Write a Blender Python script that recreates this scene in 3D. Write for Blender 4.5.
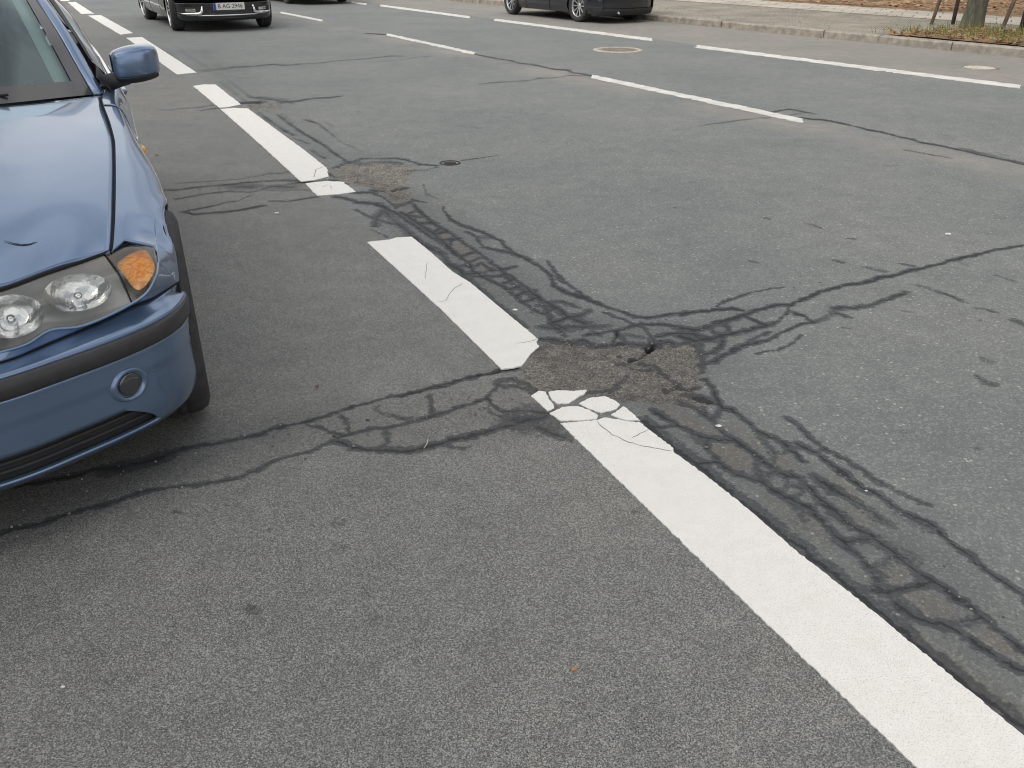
import bpy, bmesh, math, random
import numpy as np
from mathutils import Vector, Matrix
from mathutils.geometry import tessellate_polygon
R = math.radians
rng = random.Random(7)
sc = bpy.context.scene
for o in list(bpy.data.objects): bpy.data.objects.remove(o)
COL = sc.collection

# ------------------------------------------------------------ camera, sky, sun
CAM_H, FPX, HOR = 1.443, 850.0, -58.0
PITCH = math.atan((384 - HOR) / FPX)
cd = bpy.data.cameras.new('camera'); cam = bpy.data.objects.new('camera', cd); COL.objects.link(cam)
cam.location = (0, 0, CAM_H); cam.rotation_euler = (R(90) - PITCH, 0, 0)
cd.sensor_width = 36; cd.lens = FPX / 1024 * 36; cd.clip_start = 0.05; cd.clip_end = 1500
sc.camera = cam
SUN_EL, SUN_AZ = 52, -125          # azimuth measured from +Y towards +X
w = bpy.data.worlds.new('World'); sc.world = w; w.use_nodes = True
nt = w.node_tree; nt.nodes.clear()
wo = nt.nodes.new('ShaderNodeOutputWorld'); bg = nt.nodes.new('ShaderNodeBackground')
sky = nt.nodes.new('ShaderNodeTexSky'); sky.sky_type = 'NISHITA'; sky.sun_disc = False
sky.sun_elevation = R(SUN_EL); sky.sun_rotation = R(SUN_AZ); sky.air_density = 1.0; sky.dust_density = 3.0
hs = nt.nodes.new('ShaderNodeHueSaturation'); hs.inputs['Saturation'].default_value = 0.55
cl = nt.nodes.new('ShaderNodeTexNoise'); cl.inputs['Scale'].default_value = 2.2; cl.inputs['Detail'].default_value = 6
cr = nt.nodes.new('ShaderNodeMapRange'); cr.inputs['From Min'].default_value = .38; cr.inputs['From Max'].default_value = .58
mx = nt.nodes.new('ShaderNodeMix'); mx.data_type = 'RGBA'; mx.inputs[7].default_value = (9.1, 9.0, 8.8, 1)
tc = nt.nodes.new('ShaderNodeTexCoord')
L = nt.links.new
L(tc.outputs['Generated'], cl.inputs['Vector']); L(cl.outputs['Fac'], cr.inputs['Value'])
L(sky.outputs['Color'], hs.inputs['Color']); L(hs.outputs['Color'], mx.inputs[6])
L(cr.outputs['Result'], mx.inputs[0]); L(mx.outputs[2], bg.inputs['Color'])
L(bg.outputs['Background'], wo.inputs['Surface']); bg.inputs['Strength'].default_value = 0.10
sd = bpy.data.lights.new('sun', 'SUN'); so = bpy.data.objects.new('sun', sd); COL.objects.link(so)
sd.energy = 1.0; sd.angle = R(45); sd.color = (1, .955, .89)
a = R(SUN_AZ); e = R(SUN_EL)
dirv = Vector((math.sin(a) * math.cos(e), math.cos(a) * math.cos(e), math.sin(e)))
so.rotation_euler = dirv.to_track_quat('Z', 'Y').to_euler(); so.location = dirv * 60
vs = sc.view_settings; vs.view_transform = 'Standard'; vs.look = 'None'; vs.exposure = 0.40; vs.gamma = 1; vs.use_curve_mapping = False

sc.cycles.filter_width = 1.1
# ------------------------------------------------------------ helpers
def setp(o, label=None, cat=None, group=None, kind=None):
    for k, v in (('label', label), ('category', cat), ('group', group), ('kind', kind)):
        if v: o[k] = v
    return o
def empty(name, loc, rz=0, scale=1.0):
    o = bpy.data.objects.new(name, None); COL.objects.link(o); o.empty_display_size = .2
    o.location = loc; o.rotation_euler = (0, 0, rz); o.scale = (scale,) * 3
    return o
def mesh_obj(name, verts, faces, mat, parent=None, smooth=True):
    me = bpy.data.meshes.new(name)
    me.from_pydata([tuple(map(float, v)) for v in verts], [], [tuple(f) for f in faces])
    me.materials.append(mat)
    if smooth: me.polygons.foreach_set('use_smooth', [True] * len(me.polygons))
    me.update()
    o = bpy.data.objects.new(name, me); COL.objects.link(o)
    if parent: o.parent = parent
    return o
class MB:
    """collects pieces of ONE part and links them as one mesh"""
    def __init__(s): s.v = []; s.f = []
    def add(s, v, f):
        n = len(s.v); s.v += [tuple(map(float, p)) for p in v]; s.f += [tuple(i + n for i in q) for q in f]; return s
    def grid(s, G, flip=False):
        G = np.asarray(G); nv, nu = G.shape[:2]; v = G.reshape(-1, 3); f = []
        for j in range(nv - 1):
            for i in range(nu - 1):
                q = (j * nu + i, j * nu + i + 1, (j + 1) * nu + i + 1, (j + 1) * nu + i)
                f.append(q[::-1] if flip else q)
        return s.add(v, f)
    def box(s, c, d, M=None):
        x, y, z = d[0] / 2, d[1] / 2, d[2] / 2
        v = [Vector(p) for p in ((-x,-y,-z),(x,-y,-z),(x,y,-z),(-x,y,-z),(-x,-y,z),(x,-y,z),(x,y,z),(-x,y,z))]
        if M is not None: v = [M @ p for p in v]
        v = [p + Vector(c) for p in v]
        return s.add(v, [(0,3,2,1),(4,5,6,7),(0,1,5,4),(1,2,6,5),(2,3,7,6),(3,0,4,7)])
    def tube(s, pts, rad, n=8, caps=True):
        pts = [Vector(p) for p in pts]
        if not hasattr(rad, '__len__'): rad = [rad] * len(pts)
        rings = []; up = Vector((0, 0, 1))
        for i, p in enumerate(pts):
            t = (pts[min(i + 1, len(pts) - 1)] - pts[max(i - 1, 0)]).normalized()
            a = t.cross(up)
            if a.length < .05: a = t.cross(Vector((1, 0, 0)))
            a.normalize(); b = t.cross(a)
            rings.append([p + (a * math.cos(2*math.pi*k/n) + b * math.sin(2*math.pi*k/n)) * rad[i] for k in range(n)])
        v = [q for r in rings for q in r]; f = []
        for i in range(len(pts) - 1):
            for k in range(n):
                f.append((i*n+k, i*n+(k+1)%n, (i+1)*n+(k+1)%n, (i+1)*n+k))
        if caps: f.append(tuple(range(n))); f.append(tuple(reversed(range((len(pts)-1)*n, len(pts)*n))))
        return s.add(v, f)
    def lathe(s, prof, n=40, origin=(0, 0, 0), axis='x'):
        """prof: (radius, along) pairs"""
        v = []; f = []
        for (r, h) in prof:
            for k in range(n):
                c, q = r * math.cos(2*math.pi*k/n), r * math.sin(2*math.pi*k/n)
                p = {'x': (h, c, q), 'y': (c, h, q), 'z': (c, q, h)}[axis]
                v.append((p[0]+origin[0], p[1]+origin[1], p[2]+origin[2]))
        for i in range(len(prof) - 1):
            for k in range(n): f.append((i*n+k, i*n+(k+1)%n, (i+1)*n+(k+1)%n, (i+1)*n+k))
        return s.add(v, f)
    def mirror(s):
        n = len(s.v); s.v += [(-x, y, z) for x, y, z in s.v]; s.f += [tuple(i + n for i in reversed(q)) for q in list(s.f)]; return s
    def flipx(s):
        s.v = [(-x, y, z) for x, y, z in s.v]; s.f = [tuple(reversed(q)) for q in s.f]; return s
    def build2(s, name, mat, parent=None, smooth=True):
        a = s.build(name, mat, parent, smooth); s.flipx(); return a, s.build(name, mat, parent, smooth)
    def build(s, name, mat, parent=None, smooth=True, fix=True):
        o = mesh_obj(name, s.v, s.f, mat, parent, smooth)
        if fix:
            bm = bmesh.new(); bm.from_mesh(o.data)
            bmesh.ops.remove_doubles(bm, verts=bm.verts, dist=1e-5)
            bmesh.ops.recalc_face_normals(bm, faces=bm.faces); bm.to_mesh(o.data); bm.free()
        return o
def crom(P, n):
    P = np.asarray(P, float)
    if len(P) == 2: return P[0] + (P[1] - P[0]) * np.linspace(0, 1, n)[:, None]
    Q = np.vstack([2*P[0]-P[1], P, 2*P[-1]-P[-2]])
    ch = np.concatenate([[0], np.cumsum(np.maximum(np.linalg.norm(np.diff(P, axis=0), axis=1), 1e-6))])
    x = np.linspace(0, ch[-1], n); i = np.clip(np.searchsorted(ch, x, side='right') - 1, 0, len(P) - 2)
    t = ((x - ch[i]) / (ch[i+1] - ch[i]))[:, None]
    p0, p1, p2, p3 = Q[i], Q[i+1], Q[i+2], Q[i+3]
    h = (ch[i+1] - ch[i])[:, None]
    def tang(a, b, c, ha, hb): return ((b - a) / ha * hb + (c - b) / hb * ha) / (ha + hb)
    hp = np.linalg.norm(p1 - p0, axis=1)[:, None] + 1e-6; hn = np.linalg.norm(p3 - p2, axis=1)[:, None] + 1e-6
    m1 = tang(p0, p1, p2, hp, h) * h; m2 = tang(p1, p2, p3, h, hn) * h
    return (2*t**3-3*t**2+1)*p1 + (t**3-2*t**2+t)*m1 + (-2*t**3+3*t**2)*p2 + (t**3-t**2)*m2
def loft(rows, nu, nv):
    A = np.array([crom(r, nu) for r in rows])
    return np.stack([crom(A[:, i], nv) for i in range(nu)], 1)      # (nv, nu, 3)
def Y(*pts): return [(y, d, z) for (d, y, z) in pts]                # (d, y, z) -> local (x=y, y=d, z)

# ------------------------------------------------------------ materials
def newmat(name):
    m = bpy.data.materials.new(name); m.use_nodes = True
    return m, m.node_tree, m.node_tree.nodes['Principled BSDF']
def mat(name, col, rough=.5, metal=0., coat=0., var=0.0, scale=20., bump=0., spec=.5, coat_rough=.03):
    m, t, b = newmat(name)
    b.inputs['Base Color'].default_value = (*col, 1); b.inputs['Roughness'].default_value = rough
    b.inputs['Metallic'].default_value = metal; b.inputs['Coat Weight'].default_value = coat
    b.inputs['Coat Roughness'].default_value = coat_rough; b.inputs['Specular IOR Level'].default_value = spec
    if var or bump:
        tcn = t.nodes.new('ShaderNodeTexCoord'); n = t.nodes.new('ShaderNodeTexNoise')
        n.inputs['Scale'].default_value = scale; n.inputs['Detail'].default_value = 5
        t.links.new(tcn.outputs['Object'], n.inputs['Vector'])
        if var:
            r = t.nodes.new('ShaderNodeValToRGB')
            r.color_ramp.elements[0].position = .3; r.color_ramp.elements[1].position = .7
            r.color_ramp.elements[0].color = (*[c * (1 - var) for c in col], 1)
            r.color_ramp.elements[1].color = (*[min(1, c * (1 + var)) for c in col], 1)
            t.links.new(n.outputs['Fac'], r.inputs['Fac']); t.links.new(r.outputs['Color'], b.inputs['Base Color'])
        if bump:
            bp = t.nodes.new('ShaderNodeBump'); bp.inputs['Strength'].default_value = bump; bp.inputs['Distance'].default_value = .01
            t.links.new(n.outputs['Fac'], bp.inputs['Height']); t.links.new(bp.outputs['Normal'], b.inputs['Normal'])
    return m
def glass(name, tint, ior=1.5, rough=.0, boost=1.0, gcol=(1, 1, 1)):
    m = bpy.data.materials.new(name); m.use_nodes = True; t = m.node_tree; t.nodes.clear()
    o = t.nodes.new('ShaderNodeOutputMaterial'); mixs = t.nodes.new('ShaderNodeMixShader')
    tr = t.nodes.new('ShaderNodeBsdfTransparent'); gl = t.nodes.new('ShaderNodeBsdfGlossy')
    tr.inputs['Color'].default_value = (*tint, 1); gl.inputs['Roughness'].default_value = rough; gl.inputs['Color'].default_value = (*gcol, 1)
    fr = t.nodes.new('ShaderNodeFresnel'); fr.inputs['IOR'].default_value = ior
    mu = t.nodes.new('ShaderNodeMath'); mu.operation = 'MULTIPLY'; mu.inputs[1].default_value = boost; mu.use_clamp = True
    t.links.new(fr.outputs[0], mu.inputs[0]); t.links.new(mu.outputs[0], mixs.inputs[0])
    t.links.new(tr.outputs[0], mixs.inputs[1]); t.links.new(gl.outputs[0], mixs.inputs[2]); t.links.new(mixs.outputs[0], o.inputs['Surface'])
    return m
def paint(name, col, metal=.35, rough=.32):
    m, t, b = newmat(name)
    b.inputs['Base Color'].default_value = (*col, 1); b.inputs['Metallic'].default_value = metal
    b.inputs['Coat Weight'].default_value = 1; b.inputs['Coat Roughness'].default_value = .04
    tcn = t.nodes.new('ShaderNodeTexCoord'); n = t.nodes.new('ShaderNodeTexNoise'); n.inputs['Scale'].default_value = 7; n.inputs['Detail'].default_value = 7
    r = t.nodes.new('ShaderNodeMapRange'); r.inputs['To Min'].default_value = rough - .06; r.inputs['To Max'].default_value = rough + .1
    t.links.new(tcn.outputs['Object'], n.inputs['Vector']); t.links.new(n.outputs['Fac'], r.inputs['Value']); t.links.new(r.outputs['Result'], b.inputs['Roughness'])
    return m
M_blue = paint('blue_metallic_paint', (.152, .230, .368), .70, .28)
M_frit = mat('black_glass_border', (.030, .030, .036), .35, coat=.6)
M_black_paint = paint('black_car_paint', (.012, .013, .018), .1, .25)
M_dark_paint = paint('dark_blue_grey_paint', (.014, .016, .022), .2, .28)
M_red_paint = paint('dark_red_paint', (.10, .018, .016), .2, .3)
M_plastic = mat('black_plastic', (.022, .023, .026), .55, var=.15, scale=60)
M_trim = mat('grey_black_rubber', (.034, .035, .039), .48, var=.12, scale=40, bump=.05)
M_seam = mat('dark_gap', (.006, .006, .007), .9)
M_rubber = mat('tyre_rubber', (.042, .042, .044), .85, var=.25, scale=30, bump=.1)
M_alloy = mat('alloy', (.62, .63, .65), .28, .9)
M_chrome = mat('chrome', (.85, .86, .88), .08, 1.0)
M_reflector = mat('lamp_reflector', (.88, .89, .89), .10, 1.0, bump=.45, scale=22)
M_lamp_house = mat('lamp_housing', (.33, .345, .345), .38, .7, bump=.12, scale=14)
M_amber = None
M_bonnet_line = mat('dark_bonnet_line', (.05, .075, .12), .6)
M_lens_clear = glass('signal_lens', (.97, .96, .94), 1.5, .02, 1.0)
M_lens = glass('headlight_lens', (.93, .94, .93), 1.5, .02, 1.3)
_t = M_lens.node_tree; _mx = [n for n in _t.nodes if n.type == 'MIX_SHADER'][0]; _o = [n for n in _t.nodes if n.type == 'OUTPUT_MATERIAL'][0]
_d = _t.nodes.new('ShaderNodeBsdfDiffuse'); _d.inputs['Color'].default_value = (.62, .63, .60, 1); _m2 = _t.nodes.new('ShaderNodeMixShader'); _m2.inputs[0].default_value = .16   # weathered, hazy plastic
_t.links.new(_mx.outputs[0], _m2.inputs[1]); _t.links.new(_d.outputs[0], _m2.inputs[2]); _t.links.new(_m2.outputs[0], _o.inputs['Surface'])
M_ws = glass('tinted_windscreen', (.60, .70, .68), 1.52, .0, 1.8, (.74, .90, .96))
M_sideglass = glass('side_window_glass', (.35, .40, .38), 1.5, .0, 1.6)
M_inner = mat('interior_fabric', (.05, .056, .06), .8)
M_innertrim = mat('pale_pillar_trim', (.58, .72, .64), .7)
M_red = mat('red_tail_lamp', (.25, .01, .01), .15, coat=1)
M_bulb = mat('bulb_glass', (.9, .9, .88), .1, coat=1)
M_plate = mat('plate_white', (.75, .76, .74), .4)
M_plateblue = mat('plate_blue', (.02, .07, .35), .4)
M_ink = mat('plate_ink', (.015, .015, .015), .5)
m, t, b = newmat('amber_lens'); M_amber = m
b.inputs['Base Color'].default_value = (.78, .26, .03, 1); b.inputs['Roughness'].default_value = .22; b.inputs['Coat Weight'].default_value = 1
b.inputs['Subsurface Weight'].default_value = .25; b.inputs['Subsurface Radius'].default_value = (.02, .008, .002)
n1 = t.nodes.new('ShaderNodeTexNoise'); n1.inputs['Scale'].default_value = 48; n1.inputs['Distortion'].default_value = 1.5; n1.inputs['Detail'].default_value = 4
rp = t.nodes.new('ShaderNodeValToRGB'); rp.color_ramp.elements[0].position = .36; rp.color_ramp.elements[1].position = .64; rp.color_ramp.elements[0].color = (.66, .18, .008, 1); rp.color_ramp.elements[1].color = (1.0, .52, .04, 1)
bp = t.nodes.new('ShaderNodeBump'); bp.inputs['Strength'].default_value = .5; bp.inputs['Distance'].default_value = .004
tcn = t.nodes.new('ShaderNodeTexCoord'); t.links.new(tcn.outputs['Object'], n1.inputs['Vector'])
t.links.new(n1.outputs['Fac'], rp.inputs['Fac']); t.links.new(rp.outputs['Color'], b.inputs['Base Color'])
t.links.new(n1.outputs['Fac'], bp.inputs['Height']); t.links.new(bp.outputs['Normal'], b.inputs['Normal'])
# ------------------------------------------------------------ the road
def gp(u, v, z=0.0):
    """where the sight line through a photo pixel meets the level z (world x, y)"""
    dx = (u - 512) / FPX; dy = -(v - 384) / FPX
    wx, wy, wz = dx, math.cos(PITCH) + dy * math.sin(PITCH), -math.sin(PITCH) + dy * math.cos(PITCH)
    k = (CAM_H - z) / -wz
    return (wx * k, wy * k)
PH = R(-27); SX, SY = math.sin(PH), math.cos(PH); TX, TY = math.cos(PH), -math.sin(PH)
def st(p): return (p[0] * SX + p[1] * SY, p[0] * TX + p[1] * TY)
def xy(s, t): return (s * SX + t * TX, s * SY + t * TY)
def stz(s, t, z): return (*xy(s, t), z)

# sampling: fine where the cracks are, coarse far away
def steps(*segs):
    out = [segs[0][0]]
    for a0, b0, d0, d1 in segs:
        x = a0
        while x < b0 - 1e-6:
            d = d0 + (d1 - d0) * (x - a0) / (b0 - a0); x = min(b0, x + d); out.append(x)
    return np.array(out)
S = steps((-2.5, .45, .2, .02), (.45, 4.6, .0085, .0085), (4.6, 9.5, .0085, .028), (9.5, 48, .03, .3))
T = steps((-5, -1.3, .3, .02), (-1.3, .9, .012, .01), (.9, 2.5, .0085, .0085), (2.5, 4.2, .0095, .02), (4.2, 8, .022, .03), (8, 15, .05, .1))
NS, NT = len(S), len(T)
GS, GT = np.meshgrid(S, T, indexing='ij')
GX, GY = GS * SX + GT * TX, GS * SY + GT * TY
def vnoise(x, y, seed):
    r = np.random.RandomState(seed); tab = r.rand(256, 256)
    xi = np.floor(x).astype(int); yi = np.floor(y).astype(int); fx = x - xi; fy = y - yi
    fx = fx*fx*(3-2*fx); fy = fy*fy*(3-2*fy)
    a = tab[xi & 255, yi & 255]; b = tab[(xi+1) & 255, yi & 255]; c = tab[xi & 255, (yi+1) & 255]; d = tab[(xi+1) & 255, (yi+1) & 255]
    return (a*(1-fx)+b*fx)*(1-fy)+(c*(1-fx)+d*fx)*fy
W1 = vnoise(GS*60, GT*60, 1) - .5; W2 = vnoise(GS*60, GT*60, 2) - .5
W3 = vnoise(GS*22, GT*22, 3) - .5; W4 = vnoise(GS*22, GT*22, 4) - .5
W5 = vnoise(GS*110, GT*110, 5); W6 = vnoise(GS*9, GT*9, 6)
WS = GS + W1 * .014 + W3 * .012; WT = GT + W2 * .014 + W4 * .012
CRK = np.zeros_like(GS); STAIN = np.zeros_like(GS); PIECE = np.zeros_like(GS); DEEP = np.zeros_like(GS); PATCH = np.zeros_like(GS); GRIME = np.zeros_like(GS)
jrng = random.Random(11)
def window(s0, s1, t0, t1):
    i0, i1 = np.searchsorted(S, [s0, s1]); j0, j1 = np.searchsorted(T, [t0, t1])
    return slice(max(i0-1, 0), min(i1+1, NS)), slice(max(j0-1, 0), min(j1+1, NT))
def crack(pts, wpx, k=1.0, arr=None, warp=1.0):
    """pts: photo pixels along a crack, wpx: its width there"""
    arr = CRK if arr is None else arr
    k = k if k > .5 else k + .07
    P = []
    for (u0, v0), (u1, v1) in zip(pts[:-1], pts[1:]):
        n = max(1, int(math.hypot(u1-u0, v1-v0) / 9))
        L0 = math.hypot(u1-u0, v1-v0) + 1e-6
        for q in range(n):
            j = jrng.gauss(0, .45) if q else 0
            P.append((u0+(u1-u0)*q/n - (v1-v0)/L0*j, v0+(v1-v0)*q/n + (u1-u0)/L0*j))
    P.append(pts[-1])
    for a0, b0 in zip(P[:-1], P[1:]):
        A, B = st(gp(*a0)), st(gp(*b0))
        du, dv = b0[0]-a0[0], b0[1]-a0[1]; ln = math.hypot(du, dv) + 1e-6
        c0 = st(gp(a0[0] - dv/ln*.5, a0[1] + du/ln*.5)); c1 = st(gp(a0[0] + dv/ln*.5, a0[1] - du/ln*.5))
        ds, dt = B[0]-A[0], B[1]-A[1]; l2 = ds*ds + dt*dt + 1e-9
        perp = abs((c1[0]-c0[0])*dt - (c1[1]-c0[1])*ds) / math.sqrt(l2)
        hw = max(.005, wpx * .95 * perp / 2); hw = min(hw, .2)
        m = hw * 5 + .03
        si, tj = window(min(A[0], B[0])-m, max(A[0], B[0])+m, min(A[1], B[1])-m, max(A[1], B[1])+m)
        ps = GS[si, tj] + (WS[si, tj]-GS[si, tj])*warp; pt = GT[si, tj] + (WT[si, tj]-GT[si, tj])*warp
        h = np.clip(((ps-A[0])*ds + (pt-A[1])*dt)/l2, 0, 1)
        d = np.hypot(ps-A[0]-h*ds, pt-A[1]-h*dt)
        # never narrower than the sampling allows
        spc = np.maximum(np.gradient(S)[si][:, None]*.7, np.gradient(T)[tj][None, :]*.7)
        hh = np.maximum(hw, spc); kk = k*np.minimum(1, (hw/hh))
        x = d/hh*(.72+.55*W5[si, tj])
        val = np.clip(1.5-x*1.15, 0, 1)**1.15 * kk * (.85+.4*W6[si, tj])
        arr[si, tj] = np.maximum(arr[si, tj], np.clip(val, 0, 1))
        if arr is CRK:                                 # the tarry band either side of it
            hb = np.maximum(hw*float(np.interp(A[0], [1.3, 2.2, 3.5], [3.1, 2.6, 2.2]))*(.8 if A[1] < 1.2 else float(np.interp(A[1], [2.0, 2.6], [1, .62]))), spc*1.2); kb_ = k*np.minimum(1, hw*2.3/hb)*float(np.interp(A[0], [3.6, 7], [1, .62]))
            vb = np.clip((1.25 - d/hb*(.75+.5*W5[si, tj]))*2.2, 0, 1)*kb_*(.7+.5*W6[si, tj])
            STAIN[si, tj] = np.maximum(STAIN[si, tj], np.clip(vb, 0, 1))
def poly_mask(pts, soft, arr, k=1.0):
    P = np.array([st(gp(*p)) for p in pts]); m = soft*2+.05
    si, tj = window(P[:, 0].min()-m, P[:, 0].max()+m, P[:, 1].min()-m, P[:, 1].max()+m)
    ps, pt = WS[si, tj], WT[si, tj]; ins = np.zeros(ps.shape, bool); dm = np.full(ps.shape, 9.)
    for A, B in zip(P, np.roll(P, -1, 0)):
        ds, dt = B-A
        h = np.clip(((ps-A[0])*ds+(pt-A[1])*dt)/(ds*ds+dt*dt+1e-12), 0, 1)
        dm = np.minimum(dm, np.hypot(ps-A[0]-h*ds, pt-A[1]-h*dt))
        c = ((A[1] > pt) != (B[1] > pt)) & (ps < (B[0]-A[0])*(pt-A[1])/(B[1]-A[1]+1e-12)+A[0]); ins ^= c
    sd_ = np.where(ins, dm, -dm)
    arr[si, tj] = np.maximum(arr[si, tj], k*np.clip(sd_/soft*.5+.5, 0, 1))
def Z(u0, v0, k, *rows):
    for wz, pts, *kk in rows: crack([(u0+x/k, v0+y/k) for x, y in pts], wz/k, *(kk or [1.0]))

Z(400, 180, 5.12,
  (6, [(120,30),(135,70),(190,95)], .6), (5, [(215,135),(235,175)], .8),
  (9, [(235,175),(270,210),(340,240),(420,265),(480,295),(520,315),(545,345),(600,380)]),
  (10, [(600,380),(650,405),(710,440),(770,490),(790,540),(850,575),(920,590),(1024,635)]),
  (5, [(750,410),(800,475),(860,535),(920,570),(935,585)], .8),
  (9, [(340,265),(390,290),(430,345),(500,360),(560,370),(620,395)], .8),
  (10, [(0,165),(50,190),(110,235),(170,270),(215,310),(250,345),(300,385),(340,420),(380,470),(440,505),(500,530),(560,570),(620,620),(680,660),(740,690),(780,730),(850,768)]),
  (10, [(60,120),(100,165),(150,205),(200,240),(260,275),(310,310),(370,350),(430,395),(490,440),(560,490),(620,530),(680,580),(740,620),(800,650),(870,700),(950,740)], .9),
  (8, [(100,190),(40,180)], .8), (8, [(110,225),(165,212)], .9), (8, [(170,265),(215,245)], .9), (8, [(215,310),(275,300)], .9),
  (9, [(250,345),(265,310),(300,300)]), (9, [(320,390),(375,370)]), (8, [(350,425),(410,400)], .9), (8, [(385,440),(420,425),(470,460)], .9),
  (8, [(460,465),(530,455),(590,445)], .9), (9, [(500,495),(545,480)]), (9, [(530,530),(580,510)]), (9, [(560,560),(620,545)]), (10, [(600,590),(650,570)]),
  (10, [(640,625),(700,605)]), (10, [(740,690),(800,650)]), (12, [(780,730),(870,700)]), (12, [(690,560),(720,640),(800,660)], .8), (10, [(540,490),(600,560)], .8), (10, [(600,540),(690,610)], .8),
  (17, [(0,225),(40,265),(90,310),(150,345),(220,380),(250,430),(330,490),(420,570),(500,640),(560,690),(640,755)], .75),
  (7, [(350,495),(460,495),(560,500)], .7), (8, [(290,445),(330,435),(370,450)], .7), (14, [(270,430),(330,480),(400,480)], .7))
Z(540, 270, 5.12,
  (8, [(20,0),(60,40),(70,85),(130,120),(210,140),(270,165),(350,195),(430,220),(490,240),(560,245),(650,230),(750,215),(900,205),(980,200),(1024,205)]),
  (5, [(60,0),(110,60),(170,90),(210,120),(215,140)], .8), (7, [(320,215),(380,240),(430,255),(480,280),(540,300),(570,340),(580,365)], .8),
  (14, [(0,150),(50,180),(100,215),(150,240),(200,235),(250,205)], .75), (10, [(60,165),(120,165),(190,190)], .75), (12, [(20,190),(60,240),(40,270),(100,310),(130,335)], .8),
  (12, [(0,290),(60,300),(150,290),(260,290),(340,290)], .7), (12, [(100,215),(180,260),(250,270)], .6),
  (8, [(240,330),(300,325),(380,310),(440,300),(510,280),(600,278),(700,285),(760,300),(820,300),(880,270),(950,255),(1024,235)]),
  (9, [(0,355),(100,355),(230,355),(270,375),(330,380),(420,375),(520,378),(560,385)], .9),
  (9, [(570,375),(650,362),(700,378),(760,370),(800,385),(825,430),(830,480),(825,520)]),
  (10, [(490,440),(440,465),(390,475)], .7), (9, [(520,465),(600,495),(640,525),(700,575),(740,595)], .85), (10, [(640,600),(740,595),(800,600)], .7),
  (10, [(770,640),(850,660),(920,690),(960,720),(1024,740)]), (6, [(430,480),(500,495),(560,500)], .7),
  (7, [(850,555),(880,600),(910,660),(930,690)]), (9, [(600,340),(700,325),(780,325),(830,355),(900,345),(960,330),(1024,315)]),
  (9, [(940,265),(960,300),(980,325)]), (9, [(820,430),(870,425),(920,395),(940,350)], .9), (8, [(840,475),(900,460),(960,435),(1024,405)]),
  (4, [(900,190),(1000,145),(1024,135)], .8), (8, [(390,310),(430,365)], .8), (5, [(370,605),(400,580),(440,540)], .7),
  (6, [(0,620),(120,612),(250,610),(350,600)], .8), (8, [(430,330),(520,345),(575,365)], .6))
Z(680, 240, 4.267,
  (7, [(0,320),(80,305),(150,295),(230,292),(265,300)]),
  (12, [(0,375),(60,385),(110,375),(180,350),(260,325),(330,300),(400,280),(470,275),(540,250),(600,220),(680,200),(760,185),(820,175),(850,160),(920,150),(980,130),(1024,122)], .95),
  (12, [(0,410),(60,430),(130,425),(180,405),(250,395),(320,375),(370,365),(420,345),(460,310),(470,280)], .9), (10, [(270,325),(330,350),(375,365)], .9),
  (11, [(490,310),(530,325),(565,350),(530,355),(470,380),(430,400),(370,430),(330,440),(250,455),(200,485),(150,515),(100,525)], .9),
  (16, [(565,350),(620,335),(660,310),(710,325)], .65), (15, [(660,292),(740,292),(810,280),(870,260),(920,240),(970,222)], .7), (10, [(280,445),(300,430),(380,395)], .8),
  (4, [(330,485),(420,470),(470,445),(520,405)], .8), (4, [(165,275),(230,245),(300,225),(400,205),(450,203)], .8), (9, [(180,370),(210,350),(200,385)], .8),
  (7, [(130,375),(150,400),(180,410)], .8), (9, [(190,410),(180,460),(150,480),(90,485)], .8), (7, [(60,400),(100,410),(150,420)], .8),
  (11, [(800,118),(870,135)], .45), (9, [(655,85),(695,97)], .45), (6, [(300,90),(325,95)], .4), (9, [(950,102),(990,110)], .45), (6, [(690,370),(710,375)], .4))
Z(680, 220, 2.977, (6, [(712,195),(760,210),(850,245)], .5), (7, [(890,262),(930,272)], .45), (5, [(880,292),(905,302)], .4), (4, [(660,268),(690,275)], .4),
  (11, [(1000,300),(1024,312)], .5), (9, [(905,415),(930,425)], .4), (8, [(885,465),(935,490)], .4), (4, [(820,120),(855,135)], .4), (5, [(945,165),(990,182)], .4), (5, [(205,120),(230,127)], .4), (4, [(500,55),(520,57)], .4))
crack([(920,268.6),(960,258.5),(1000,249),(1040,243)], 2.2)
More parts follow.
